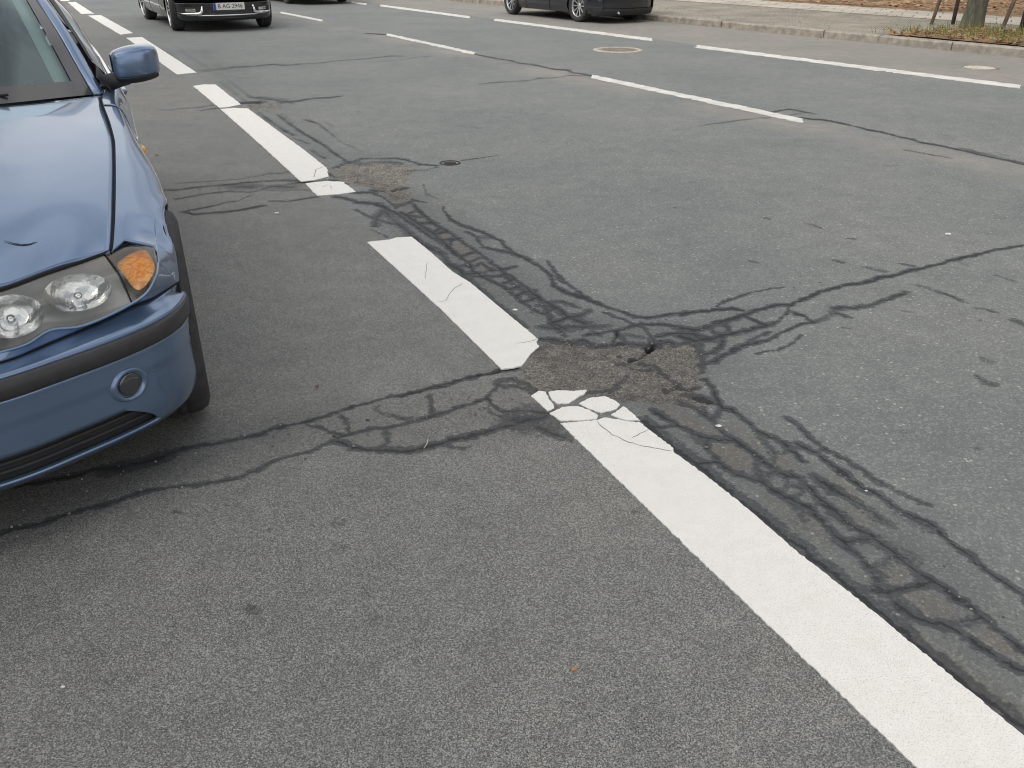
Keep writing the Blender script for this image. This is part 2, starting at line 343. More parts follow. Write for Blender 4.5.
Z(640, 360, 5.12,
  (12, [(240,170),(280,180),(330,195),(380,215),(420,240),(480,255),(530,300),(590,345),(640,380),(700,405),(760,440),(810,480),(830,520)]),
  (11, [(330,95),(370,140),(400,190),(430,235)], .9), (11, [(430,240),(400,280),(370,300),(330,280),(280,240),(200,215)], .85),
  (12, [(60,250),(120,290),(180,325),(250,360),(340,400),(400,405),(480,415),(540,450),(590,490),(640,520),(690,560),(740,590),(820,600)], .9),
  (8, [(40,330),(110,345),(180,335)], .9), (10, [(130,370),(180,410)], .7), (14, [(330,400),(350,460),(400,510),(430,545),(490,580),(560,605),(620,620),(660,660),(720,690),(770,710),(830,750),(870,768)], .95),
  (12, [(200,500),(270,520),(350,525),(400,520)], .8), (30, [(20,310),(100,385),(200,470),(280,520),(350,585),(440,662),(520,732),(575,768)], .85),
  (14, [(590,490),(600,550),(620,600)], .75), (12, [(640,590),(700,570)], .75), (15, [(400,350),(450,390),(520,430),(590,480),(650,540)], .75),
  (11, [(590,345),(640,430),(690,480),(680,540),(740,580)], .7), (12, [(690,480),(780,460),(820,500)], .7),
  (5, [(740,290),(800,335),(840,370),(900,415),(960,465),(1024,500)], .85), (12, [(800,425),(850,450),(900,475),(960,515),(1024,575)]),
  (16, [(780,580),(840,630),(900,690),(960,740),(1000,768)], .8), (18, [(900,600),(960,650),(1024,690)], .75), (10, [(760,640),(830,660)], .7), (10, [(640,620),(660,590),(720,580),(760,630),(720,680)], .6))
Z(824, 450, 5.12,
  (5, [(0,0),(60,25),(130,55),(190,100),(240,140),(300,175),(380,210),(470,250),(540,280)], .9),
  (14, [(0,45),(60,90),(130,140),(200,195),(270,225),(330,265),(400,315),(470,350),(550,385),(600,420),(660,480),(740,540),(800,590),(870,640),(940,680),(1024,745)]),
  (22, [(400,330),(470,370),(540,400)], .6), (18, [(0,165),(60,200),(130,245),(210,300),(280,350),(330,385)], .75),
  (17, [(0,285),(70,340),(130,375),(190,410),(260,450),(320,500),(380,545),(440,590),(500,640),(570,680),(640,730),(690,768)], .9), (30, [(300,480),(380,530),(440,560)], .6),
  (14, [(0,375),(60,430),(110,470),(150,520),(200,570),(260,605),(300,640),(260,710)], .9), (6, [(110,470),(170,465),(220,450),(260,440)], .9), (11, [(260,605),(310,590),(360,540)], .8),
  (8, [(240,715),(330,715),(430,710),(490,690),(540,670)], .9), (34, [(8,600),(80,655),(152,715),(212,764)], .9))
Z(860, 560, 4.268,
  (12, [(250,55),(310,80),(370,120),(430,160),(490,210),(540,250),(600,300),(660,345),(700,380),(760,420)], .95), (8, [(60,130),(130,135),(200,125),(260,100)], .9),
  (15, [(90,120),(150,180),(200,225),(270,255),(350,270),(420,300),(470,340),(540,385),(610,430),(700,475),(780,520)], .95), (22, [(430,265),(480,260),(530,250)], .8), (30, [(160,200),(200,225)], .75),
  (30, [(0,160),(90,230),(180,310),(280,400),(380,480),(480,560),(600,640),(700,720),(800,800)], .95), (11, [(480,0),(540,45),(600,80),(660,115),(700,150),(760,200)]), (12, [(20,20),(70,70),(60,130)], .8))
Z(280, 360, 5.12,
  (9, [(0,345),(100,325),(180,305),(260,275),(340,250),(430,225),(500,210),(580,185),(680,165),(780,135),(870,115),(960,95),(1024,75)]),
  (11, [(0,505),(80,485),(160,465),(220,435),(280,405),(320,385),(400,370),(470,355),(530,350),(600,335),(680,315),(760,290),(840,270),(920,240),(1000,220),(1024,210)], .75),
  (18, [(290,420),(370,440),(440,455),(540,460),(640,465),(740,450),(830,425),(900,405),(1024,375)], .75), (9, [(320,285),(340,330),(345,370)], .75), (7, [(200,340),(260,370),(310,385)], .75),
  (7, [(130,330),(200,340)], .6), (12, [(490,250),(540,280),(600,290),(660,300)], .6), (8, [(500,240),(530,230)], .6), (7, [(760,180),(775,250),(790,280)], .7), (20, [(540,360),(550,440)], .6), (18, [(560,460),(660,472)], .7))
Z(420, 340, 5.12,
  (8, [(0,265),(100,240),(250,200),(350,170),(420,155),(500,148)]), (10, [(0,400),(100,380),(200,350),(280,320),(330,300),(370,260),(400,215)], .75),
  (18, [(0,560),(100,530),(200,500),(300,480),(400,450),(480,435),(560,410),(650,390)], .75), (8, [(330,300),(370,325),(400,350),(450,370),(530,365),(600,370),(660,380)], .95),
  (8, [(380,225),(420,240),(500,235),(560,245),(580,275)], .75), (7, [(330,350),(400,385),(470,410)], .7), (70, [(520,410),(620,400)], .5), (22, [(600,440),(680,480),(750,500)], .6),
  (9, [(140,540),(200,555),(260,540)], .6), (14, [(400,215),(470,200),(540,215),(580,250)], .6))
Z(0, 400, 3.938, (9, [(1024,135),(880,165),(770,180)], .9), (11, [(770,180),(700,200),(600,230),(480,260),(380,275),(280,300),(150,325),(0,345)], .9), (30, [(640,225),(540,250),(420,275)], .6),
  (10, [(1024,270),(940,310),(850,325),(720,335),(620,350),(540,370)], .75), (12, [(540,370),(460,400),(380,420),(280,450),(180,480),(80,500),(0,530)], .8), (8, [(680,445),(710,442)], .7))
Z(160, 150, 5.12, (6, [(90,170),(250,160),(400,150),(520,130),(660,110)], .6), (8, [(40,205),(150,195),(250,185),(380,175),(520,160),(640,155),(740,150)], .75),
  (7, [(90,250),(200,230),(300,218),(400,215),(480,215),(560,190),(680,170),(750,165)], .7), (6, [(540,205),(640,210),(760,205)], .6), (6, [(110,318),(200,300),(300,280),(400,260),(470,230)], .75),
  (8, [(130,322),(280,322),(400,310),(530,285)], .75), (6, [(570,262),(660,262),(740,250),(800,240)], .7), (24, [(400,190),(460,190)], .5), (24, [(610,190),(660,190)], .55), (7, [(300,185),(310,215)], .5), (7, [(200,195),(210,228)], .5))
Z(300, 140, 5.12, (9, [(180,290),(240,300),(300,320),(390,325),(440,345)], .85), (9, [(390,330),(450,355),(500,380),(560,420),(620,460),(680,500),(740,540),(800,590)]),
  (24, [(430,360),(480,410),(530,450),(570,490),(620,540)], .6), (8, [(285,355),(340,385),(390,405),(440,420),(480,430)], .7), (30, [(385,440),(395,400),(420,360)], .6), (4, [(360,460),(450,500)], .6),
  (8, [(285,270),(370,270),(430,295),(470,325),(490,350)], .8), (8, [(490,330),(540,320),(570,310)], .8), (5, [(570,300),(640,320)], .8),
  (6, [(250,118),(320,95),(430,95),(540,100),(620,125),(700,130)], .8), (6, [(560,150),(640,155),(700,140)], .6), (5, [(830,105),(900,95),(1024,75)], .75), (5, [(630,225),(650,285)], .6), (8, [(560,320),(600,350),(640,385),(690,430),(740,460)], .8),
  (8, [(500,340),(540,330)], .8), (8, [(545,380),(590,365)], .8), (8, [(620,425),(690,425)], .8), (9, [(690,480),(740,470)], .9), (8, [(150,170),(180,200),(240,225)], .7))
Z(200, 60, 5.12, (6, [(90,60),(150,110),(210,155),(260,190),(320,200),(430,215)], .7), (6, [(430,215),(500,210),(600,195),(720,185)], .85), (6, [(90,100),(150,150),(200,190)], .7), (7, [(210,220),(300,215)], 1.),
  (10, [(300,270),(370,320),(430,360),(480,385)], .75), (6, [(480,400),(560,430)], .7), (9, [(400,280),(450,320),(520,370),(580,405),(640,440),(690,480),(750,520)], .85), (6, [(750,520),(800,525),(900,520),(1024,525)], .7),
  (7, [(570,460),(640,505)], .7), (8, [(540,305),(600,325),(650,360),(690,395)], .7), (6, [(690,395),(740,430),(830,470)], .45), (8, [(690,550),(760,520)], .8), (6, [(660,580),(700,600)], .8), (5, [(0,260),(60,250),(100,245)], .7),
  (7, [(420,270),(470,320),(500,370)], .5), (7, [(640,320),(680,340)], .5), (8, [(300,190),(420,200),(480,225)], .6))
for pts, wz, k in [([(175,45),(190,57),(205,66),(226,84),(240,97),(262,116)], 1.3, .6), ([(160,45),(190,70)], 1.5, .5), ([(205,70),(255,66),(300,64)], 1.4, .65), ([(300,64),(350,60),(400,56)], 1.3, .58), ([(190,40),(225,70)], 1.3, .4), ([(162,110),(225,105)], 1.2, .5),
    ([(475,54),(500,59),(530,64.5)], 1.5, .75), ([(530,64),(592,76)], 1.7, .75), ([(370,33.5),(384,34.5)], 1.4, .8), ([(480,84),(550,78),(592,75)], 1.3, .62), ([(803,118),(830,121),(850,125),(900,137),(960,150),(1030,166)], 1.5, .9), ([(760,113),(790,109),(815,114)], 1.6, .7),
    ([(905,150),(950,158)], 1.3, .6), ([(380,62),(430,56)], 1.2, .4), ([(803,113),(740,120),(700,126)], 1.3, .55), ([(960,148),(1030,164)], 1.2, .5)]: crack(pts, wz, k)
for pts, wz, k in [([(252,437),(266,432),(284,426)], 2.2, .9), ([(256,470),(268,463),(284,457)], 2.2, .75), ([(804,505),(816,514),(828,526)], 3, .9), ([(742,503),(770,524),(800,547),(830,571)], 6, .85),
    ([(700,404),(712,420),(722,432)], 2.4, .7), ([(690,436),(704,446)], 2.2, .6), ([(752,470),(768,484),(786,500),(806,520)], 2.4, .65), ([(786,500),(800,494)], 2, .6), ([(770,520),(790,536),(826,566)], 2.6, .55), ([(834,540),(858,556),(880,578)], 2.4, .6), ([(690,330),(702,345),(706,356)], 1.6, .7), ([(600,335),(586,328),(570,332)], 1.6, .6)]: crack(pts, wz, k)
prng = random.Random(5)
for q in range(18):                                   # little tar dabs of the open lane
    u = prng.uniform(480, 1010); v = prng.uniform(150, 250) if q < 13 else prng.uniform(255, 460)
    if u < 700 and v > 240: continue
    ll = prng.uniform(2, 12); crack([(u, v), (u + ll, v + ll * prng.uniform(-.1, .4))], prng.uniform(1, 2.4), prng.uniform(.2, .42))
for q in range(11):                                   # and of the parking lane
    u, v = prng.uniform(20, 800), prng.uniform(480, 765)
    if v < 520 and u < 200: continue
    crack([(u, v), (u + prng.uniform(1, 5), v + 1)], prng.uniform(2, 6), prng.uniform(.15, .4))
# deep holes: black
def deep(pts, wpx, k=1.): crack(pts, wpx, k, DEEP, .5)
deep([(648,347),(653,344)], 5); deep([(648,349),(643,353),(636,356),(627,360)], 1.8, .8); deep([(690,396),(706,400),(712,402)], 1.2, .5); deep([(603,344),(622,343)], 1.4, .7); deep([(680,386),(692,388)], 1.2, .35)
deep([(374,189.5),(381,189.5)], 2.4, .9); deep([(393,188.5),(398,187),(405,187.5)], 2.4, .9); deep([(243,103),(258,102)], 1.3, .8); deep([(616,334),(618,332)], 3, .6); deep([(614,342),(618,333)], 1.5, .6); deep([(300,182),(330,179.5),(336,181)], 1.6, .9)
deep([(480,375),(500,370),(518,368)], 1.4, .8); deep([(806,378),(830,380)], 1., 0.)
# broken patches where the top layer is gone
poly_mask([(523,369),(538,347),(546,341),(565,340),(590,341),(604,344),(622,343),(645,346),(655,342),(675,343),(690,342),(698,348),(702,358),(702,372),(699,385),(694,395),(715,402),(700,408),(672,404),(650,402),(625,402),(600,396),(580,394),(558,391),(540,391),(528,392),(520,380)], .03, PATCH)
poly_mask([(331,170),(345,164),(360,162),(398,162),(417,165),(412,176),(405,182),(400,187),(411,193),(410,202),(396,204),(385,195),(370,187),(350,183),(336,178)], .05, PATCH, .95)
poly_mask([(241,105),(258,103),(286,103),(284,107),(258,110),(247,109)], .05, PATCH, .8)
poly_mask([(193,70),(225,67),(224,71),(198,73)], .08, PATCH, .6)
poly_mask([(340,365),(380,356),(420,344),(520,370),(530,392),(500,376),(440,384),(360,400)], .03, PATCH, .0)
for pts, k in [([(436,234),(447,231),(452,238),(446,242)], .8), ([(450,246),(462,243),(475,252),(466,257),(456,255)], .9), ([(466,261),(474,257),(481,261),(474,264)], .7), ([(478,268),(490,265),(495,270),(484,274)], .6), ([(416,216),(424,214),(430,220),(420,222)], .5),
    ([(400,208),(408,204),(416,211),(408,214)], .4), ([(710,446),(728,441),(745,451),(752,464),(744,472),(724,465)], .75), ([(656,410),(676,404),(700,420),(716,436),(702,436),(676,424)], .55), ([(730,424),(742,427),(764,444),(758,448),(738,436)], .5), ([(776,456),(786,452),(793,461),(788,468),(778,466)], .6),
    ([(886,574),(900,566),(912,573),(906,584),(892,584)], .6), ([(896,594),(916,588),(948,604),(962,616),(950,620),(926,612)], .6), ([(974,632),(992,628),(1020,648),(1024,662),(1000,654)], .7), ([(846,512),(856,508),(870,520),(862,526)], .6), ([(836,474),(852,488),(862,500),(850,498),(832,484)], .6), ([(803,510),(826,520),(824,536),(812,528)], .4),
    ([(906,625),(960,660),(1024,706),(1024,735),(960,692),(900,640)], .4), ([(520,290),(530,292),(535,296),(524,296)], .5), ([(770,490),(800,520),(820,545),(790,525),(764,500)], .35)]: poly_mask(pts, .022, PIECE, min(1., k+.25))
# a broad dirty band along the seam, and oil where cars park
poly_mask([(360,175),(430,195),(520,262),(590,310),(690,325),(760,310),(720,370),(700,400),(790,440),(900,520),(1040,610),(1040,760),(960,690),(800,560),(640,425),(560,400),(440,290),(385,225)], .12, GRIME, .55)
poly_mask([(200,50),(270,95),(340,160),(330,172),(250,110)], .3, GRIME, .35)
poly_mask([(-60,470),(60,455),(180,430),(240,425),(330,408),(330,425),(240,455),(120,500),(-60,560)], .15, GRIME, .75)
poly_mask([(330,420),(430,395),(520,385),(560,430),(440,450),(350,445)], .08, GRIME, .3)
CRK *= (1 - .55 * np.clip(PATCH, 0, 1) * (DEEP < .1))
# zones across the road: 0 coarse parking lane, 1 fine driving lanes
edge = np.interp(GS, [.3, 1.6, 2.7, 4.3, 5.6, 9, 17, 28], [1.3, 1.33, 1.36, 1.4, 1.42, 1.42, 1.25, .8])
ZONE = np.clip((GT + (W3 * .05) - edge) / .04 + .5, 0, 1)
rline = np.interp(GS, [6, 12, 18, 24, 40], [9.62, 9.02, 8.4, 7.8, 6.3])
BEY = np.clip((GT - rline) / .15, 0, 1)
cline = np.interp(GS, [2, 6, 9.2, 12, 15.4, 20, 40], [6.2, 5.97, 5.8, 5.55, 5.38, 5.05, 3.6])
SEAM = np.clip(1 - np.abs(GT - cline + .25) / .45, 0, 1) * np.clip(vnoise(GS*1.2, GT*2, 12) * 1.6 - .2, 0, 1)
FINE = ZONE
HZ = -.0012 * np.clip(CRK * 1.2 - .3, 0, 1) - .03 * np.clip(DEEP, 0, 1) - .016 * PATCH * (.7 + .9 * W3 + .5 * W1 + .35 * (W5 - .5)) - .004 * (W6 - .5) * GRIME
HZ *= np.clip((60 - GS) / 10, 0, 1)
verts = np.stack([GX, GY, HZ], -1).reshape(-1, 3).astype(np.float32)
idx = np.arange(NS * NT).reshape(NS, NT)
quads = np.stack([idx[:-1, :-1], idx[:-1, 1:], idx[1:, 1:], idx[1:, :-1]], -1).reshape(-1, 4)[:, ::-1]
me = bpy.data.meshes.new('road'); me.vertices.add(len(verts)); me.vertices.foreach_set('co', verts.ravel())
me.loops.add(quads.size); me.loops.foreach_set('vertex_index', quads.ravel().astype(np.int32))
me.polygons.add(len(quads)); me.polygons.foreach_set('loop_start', np.arange(0, quads.size, 4, dtype=np.int32)); me.polygons.foreach_set('loop_total', np.full(len(quads), 4, np.int32))
me.polygons.foreach_set('use_smooth', np.ones(len(quads), bool)); me.update(calc_edges=True)
for nm, arr in (('crack', CRK), ('stain', STAIN), ('piece', PIECE), ('deep', DEEP), ('patch', PATCH), ('grime', GRIME), ('fine', FINE), ('beyond', BEY), ('seam', SEAM)):
    at = me.attributes.new(nm, 'FLOAT', 'POINT'); at.data.foreach_set('value', np.clip(arr, 0, 1).ravel().astype(np.float32))

def asphalt_material():
    m, t, b = newmat('asphalt'); N = t.nodes.new; K = t.links.new
    tcn = N('ShaderNodeTexCoord')
    def noise(sc_, det=2., rough=.6):
        n = N('ShaderNodeTexNoise'); n.inputs['Scale'].default_value = sc_; n.inputs['Detail'].default_value = det; n.inputs['Roughness'].default_value = rough
        K(tcn.outputs['Object'], n.inputs['Vector']); return n.outputs['Fac']
    def attr(nm):
        n = N('ShaderNodeAttribute'); n.attribute_name = nm; return n.outputs['Fac']
    def math_(op, x, y=None, clamp=False):
        n = N('ShaderNodeMath'); n.operation = op; n.use_clamp = clamp
        for i, q in enumerate((x, y)):
            if q is None: continue
            if isinstance(q, (int, float)): n.inputs[i].default_value = q
            else: K(q, n.inputs[i])
        return n.outputs[0]
    def ramp(x, *stops):
        n = N('ShaderNodeValToRGB'); e_ = n.color_ramp.elements
        while len(e_) < len(stops): e_.new(.5)
        for q, (p, c) in zip(e_, stops): q.position = p; q.color = (*c, 1) if len(c) == 3 else c
        K(x, n.inputs['Fac']); return n.outputs['Color']
    def mix(f, c0, c1, mode='MIX'):
        n = N('ShaderNodeMix'); n.data_type = 'RGBA'; n.blend_type = mode
        for i, q in ((0, f), (6, c0), (7, c1)):
            if isinstance(q, (int, float)): n.inputs[i].default_value = q
            elif isinstance(q, tuple): n.inputs[i].default_value = (*q, 1)
            else: K(q, n.inputs[i])
        return n.outputs[2]
    def vor(sc_, out='Distance', feat='F1'):
        n = N('ShaderNodeTexVoronoi'); n.inputs['Scale'].default_value = sc_; n.feature = feat; K(tcn.outputs['Object'], n.inputs['Vector']); return n.outputs[out]
    def rand(sc_):
        n = N('ShaderNodeSeparateColor'); K(vor(sc_, 'Color'), n.inputs[0]); return n.outputs[0]
    grain = noise(340, 2, .8); stone = rand(330); big = noise(.7, 5, .6); mid = noise(6, 5, .65)
    speck = rand(75); grainf = noise(300, 2, .7)
    coarse = mix(.5, ramp(grain, (.36, (.020, .020, .019)), (.50, (.165, .166, .160)), (.63, (.55, .55, .53))),
                 ramp(stone, (0., (.030, .030, .029)), (.55, (.172, .172, .166)), (1., (.55, .547, .52))))
    finec = mix(.45, ramp(grainf, (.32, (.110, .116, .116)), (.52, (.210, .220, .217)), (.7, (.33, .338, .332))),
                ramp(rand(150), (0., (.130, .137, .137)), (.7, (.215, .224, .221)), (1., (.40, .405, .40))))
    finec = mix(math_('MULTIPLY', math_('GREATER_THAN', speck, .982), math_('LESS_THAN', vor(75), .42)), finec, (.42, .42, .40))
    base = mix(attr('fine'), coarse, finec)
    sandy = mix(.25, ramp(grainf, (.3, (.225, .205, .188)), (.7, (.385, .355, .325))), finec)
    base = mix(math_('MULTIPLY', attr('beyond'), 1.), base, sandy)
    base = mix(math_('MULTIPLY', attr('seam'), .9), base, sandy)
    # broad uneven wear
    base = mix(1., base, ramp(big, (.30, (.85, .88, .885)), (.52, (.985, 1., .995)), (.72, (1.12, 1.09, 1.05))), 'MULTIPLY')
    base = mix(1., base, ramp(mid, (.30, (.88, .88, .89)), (.70, (1.10, 1.10, 1.09))), 'MULTIPLY')
    base = mix(1., base, ramp(noise(2.3, 6, .72), (.28, (.70, .71, .72)), (.38, (1., 1., 1.)), (1., (1., 1., 1.))), 'MULTIPLY')
    def ragged(x, sc_, amp, lo, hi):
        n = N('ShaderNodeMapRange'); n.interpolation_type = 'SMOOTHSTEP'; n.inputs['From Min'].default_value = lo; n.inputs['From Max'].default_value = hi
        K(math_('ADD', x, math_('MULTIPLY', math_('SUBTRACT', noise(sc_, 5, .75), .5), math_('MULTIPLY', amp, math_('MINIMUM', math_('MULTIPLY', x, 4.), 1.)))), n.inputs['Value']); return n.outputs[0]
    base = mix(math_('MULTIPLY', attr('piece'), .85), base, mix(1., finec, (.98, .88, .78), 'MULTIPLY'))
    # brown rubble in the broken patches
    rub = mix(.5, ramp(noise(190, 4, .8), (.36, (.032, .030, .028)), (.5, (.192, .185, .175)), (.64, (.56, .545, .52))),
              ramp(rand(170), (0., (.050, .047, .043)), (.6, (.192, .185, .175)), (1., (.50, .488, .465))))
    rub = mix(1., rub, ramp(noise(14, 5, .7), (.32, (.62, .61, .60)), (.68, (1.3, 1.25, 1.15))), 'MULTIPLY')
    base = mix(ragged(attr('patch'), 55, .9, .25, .70), base, rub)
    base = mix(math_('MULTIPLY', attr('grime'), .62), base, (.050, .053, .055))
    base = mix(math_('MULTIPLY', ragged(attr('stain'), 75, 1.5, .16, .62), .70), base, (.040, .043, .051))
    ck = ragged(attr('crack'), 130, 1.3, .34, .86)
    dark = mix(.5, (.026, .028, .033), ramp(grainf, (.35, (.014, .015, .018)), (.65, (.058, .060, .066))))
    base = mix(math_('MULTIPLY', ck, .93), base, dark)
    base = mix(math_('MULTIPLY', attr('deep'), 1.2, True), base, (.004, .004, .004))
    K(base, b.inputs['Base Color'])
    ro = N('ShaderNodeMapRange'); ro.inputs['To Min'].default_value = .72; ro.inputs['To Max'].default_value = .95; K(mid, ro.inputs['Value']); K(ro.outputs[0], b.inputs['Roughness'])
    b.inputs['Specular IOR Level'].default_value = .35
    hgt = math_('ADD', math_('MULTIPLY', grain, math_('SUBTRACT', 1.25, attr('fine'))), math_('MULTIPLY', noise(120, 4, .8), math_('MULTIPLY', attr('patch'), 1.6)))
    bp = N('ShaderNodeBump'); bp.inputs['Strength'].default_value = .5; bp.inputs['Distance'].default_value = .005
    K(hgt, bp.inputs['Height']); K(bp.outputs['Normal'], b.inputs['Normal'])
    return m
M_asphalt = asphalt_material()
me.materials.append(M_asphalt)
road = bpy.data.objects.new('road', me); COL.objects.link(road); setp(road, kind='structure')

# the ground beyond, to the horizon
M_earth = mat('earth', (.16, .14, .11), .95, var=.35, scale=.6)
g_ = mesh_obj('ground', [(-700, -700, -.06), (700, -700, -.06), (700, 900, -.06), (-700, 900, -.06)], [(0, 1, 2, 3)], M_earth); setp(g_, kind='structure')

# ------------------------------------------------------------ painted markings
def marking_paint():
    m, t, b = newmat('white_road_paint'); N = t.nodes.new; K = t.links.new
    tcn = N('ShaderNodeTexCoord'); n = N('ShaderNodeTexNoise'); n.inputs['Scale'].default_value = 14; n.inputs['Detail'].default_value = 10; n.inputs['Roughness'].default_value = .78
    K(tcn.outputs['Object'], n.inputs['Vector'])
    n2 = N('ShaderNodeTexNoise'); n2.inputs['Scale'].default_value = 330; n2.inputs['Detail'].default_value = 2; K(tcn.outputs['Object'], n2.inputs['Vector'])
    r = N('ShaderNodeValToRGB'); r.color_ramp.elements[0].position = .3; r.color_ramp.elements[1].position = .62
    r.color_ramp.elements[0].color = (.80, .79, .755, 1); r.color_ramp.elements[1].color = (.87, .862, .83, 1); K(n.outputs['Fac'], r.inputs['Fac'])
    r2 = N('ShaderNodeValToRGB'); r2.color_ramp.elements[0].position = .28; r2.color_ramp.elements[1].position = .46
    r2.color_ramp.elements[0].color = (.62, .61, .58, 1); r2.color_ramp.elements[1].color = (1, 1, 1, 1); K(n2.outputs['Fac'], r2.inputs['Fac'])
    x = N('ShaderNodeMix'); x.data_type = 'RGBA'; x.blend_type = 'MULTIPLY'; x.inputs[0].default_value = 1; K(r.outputs['Color'], x.inputs[6]); K(r2.outputs['Color'], x.inputs[7])
    K(x.outputs[2], b.inputs['Base Color']); b.inputs['Roughness'].default_value = .75
    bp = N('ShaderNodeBump'); bp.inputs['Strength'].default_value = .35; bp.inputs['Distance'].default_value = .003; K(n2.outputs['Fac'], bp.inputs['Height']); K(bp.outputs['Normal'], b.inputs['Normal'])
    return m
M_white = marking_paint()
M_hair = mat('hairline_crack', (.07, .07, .068), .9)
def rough_outline(P, step, jit):
    out = []
    n = len(P)
    for i in range(n):
        A, B = Vector(P[i]), Vector(P[(i+1) % n]); k = max(1, int((B-A).length / step))
        nn = Vector((-(B-A).y, (B-A).x)).normalized()
        for q in range(k):
            out.append(A + (B-A)*(q/k) + nn * (rng.gauss(0, jit) if q else rng.gauss(0, jit*.3)))
    return out
def slab_mesh(mb, P, z0, z1):
    V = [Vector((p[0], p[1], 0)) for p in P]
    tris = tessellate_polygon([V]); n = len(V)
    area = sum(V[i].x*V[(i+1) % n].y - V[(i+1) % n].x*V[i].y for i in range(n))
    v = [(p.x, p.y, z1) for p in V] + [(p.x, p.y, z0) for p in V]
    f = []
    for a0, b0, c0 in tris:
        cr_ = (V[b0]-V[a0]).cross(V[c0]-V[a0]).z
        f.append((a0, b0, c0) if cr_ > 0 else (a0, c0, b0))
    for i in range(n):
        j = (i+1) % n
        f.append((i, n+i, n+j, j) if area > 0 else (j, n+j, n+i, i))
    mb.add(v, f)
def marking(polys, hair=(), step=.007, jit=.0013):
    mb = MB()
    for pts in polys: slab_mesh(mb, rough_outline([gp(*p) for p in pts], step, jit), -.002, .0035)
    o = mb.build('road_marking', M_white, None, smooth=False, fix=False); setp(o, kind='structure')
    if hair:
        for wpx, pts in hair:
            hb = MB()
            P = [Vector(gp(*p)) for p in pts]; Q = []
            for A, B in zip(P[:-1], P[1:]):
                k = max(1, int((B-A).length/.015))
                Q += [A + (B-A)*(q/k) + Vector((rng.gauss(0, .002), rng.gauss(0, .002))) for q in range(k)]
            Q.append(P[-1]); v = []; f = []
            for i, p in enumerate(Q):
                t_ = (Q[min(i+1, len(Q)-1)]-Q[max(0, i-1)]).normalized(); nn = Vector((-t_.y, t_.x))
                h = wpx*.0009*rng.uniform(.6, 1.3)*(1 if 0 < i < len(Q)-1 else .2)
                v += [(p.x+nn.x*h, p.y+nn.y*h, .0041), (p.x-nn.x*h, p.y-nn.y*h, .0041)]
                if i: f.append((2*i-2, 2*i-1, 2*i+1, 2*i))
            hb.add(v, f)
            hb.build('hairline_crack', M_hair, o, smooth=False, fix=True)
    return o
z5 = lambda u0, v0, P, k=5.12: [(u0+x/k, v0+y/k) for x, y in P]
# nearest, broken at its far end
near = [z5(480,330,[(262,340),(300,315),(335,320),(350,350),(378,390),(380,404),(345,418)]), z5(480,330,[(350,320),(400,312),(470,316),(545,310),(540,325),(450,380),(395,380),(366,360)]),
        z5(480,330,[(506,380),(560,352),(640,342),(690,365),(716,385),(698,408),(620,428),(560,408)]), z5(480,330,[(357,430),(420,398),(500,393),(560,414),(604,440),(598,458),(520,466),(415,470)]), z5(480,330,[(670,440),(735,395),(780,430),(820,466),(750,466)]),
        z5(480,330,[(410,480),(520,473),(600,464),(640,452),(700,460),(765,472),(820,475),(865,515),(985,605)]) + [(673.5,453),(679,456.6),(708,478),(747,509),(794,550),(880,618),(1024,737),(1120,816),(1240,915),(1060,900),(960,812),(916,768),(824,679),(689,550),(640,502)]]
marking(near, [(1.6, z5(480,330,[(600,470),(620,495),(660,530),(740,570),(830,600),(900,612),(985,625)])), (1.2, z5(480,330,[(770,560),(820,535),(862,515)]))])
marking([[(367,242.5),(390,240),(396,238),(411.6,237.3),(430,252),(452,272),(470,283),(500,308),(538,339.5),(536,343),(539,347),(531,354),(522,366),(513,368.5),(501.5,369.7),(440,309)]],
        [(1.4, z5(400,180,[(330,530),(280,555),(250,590),(235,620),(190,628)])), (1.0, z5(400,180,[(140,425),(135,470),(130,510)])), (1.3, z5(480,330,[(180,75),(240,65),(300,50)]))])
marking([[(220.5,109.2),(234,108.2),(248,108.8),(275,129),(300,147),(327,168.4),(328.5,177),(316,180),(301,182),(262,146)], [(305.5,183.6),(325,181.5),(342.6,182.2),(356,192),(340,194.5),(317,196)]],
        [(2.2, [(314,178),(316,170),(324,167)]), (1.6, [(330,186),(333,190)]), (1.6, [(322,188),(328,185)])], .02, .003)
marking([[(193,86.2),(204,84.6),(215.6,84.8),(241,104.5),(230,107),(219.5,108)]], (), .03, .004)
marking([[(126.4,38),(142,37.2),(196.7,72.7),(177,74.6)]], (), .03, .004)
marking([[(88.3,15.6),(101,15.2),(133,33.2),(120.5,34.8)]], (), .05, .005)
marking([[(67.8,2.3),(75.6,2),(94,13.7),(81.5,14)]], (), .05, .005)
marking([[(47,-9),(54,-9.2),(70,1),(60,1.2)]], (), .05, .005)
def marking_worn(poly, step, jit):
    o = marking([poly], (), step, jit); o.data.materials[0] = M_worn; return o
M_worn = mat('worn_road_paint', (.66, .65, .615), .8, var=.16, scale=5)
def dash(a0, b0, h): return [(a0[0], a0[1]-h*.42), (b0[0], b0[1]-h*.5), (b0[0]-1, b0[1]+h*.5), (a0[0]-1, a0[1]+h*.42)]
for a_, b_, h_, j_ in (((592,76.5),(803,121),3.9,.010), ((387,34.5),(475,53.5),2.3,.010), ((281,12.5),(323,20.8),1.8,.008), ((697,46.5),(1021,87),3.3,.014), ((495,19.8),(652,39.8),2.5,.014), ((381,5.5),(470,17.3),2.0,.014), ((1075,94),(1300,124),4,.012), ((352,2.2),(367,4.2),1.5,.008)):
    marking_worn(dash(a_, b_, h_), .05, j_)
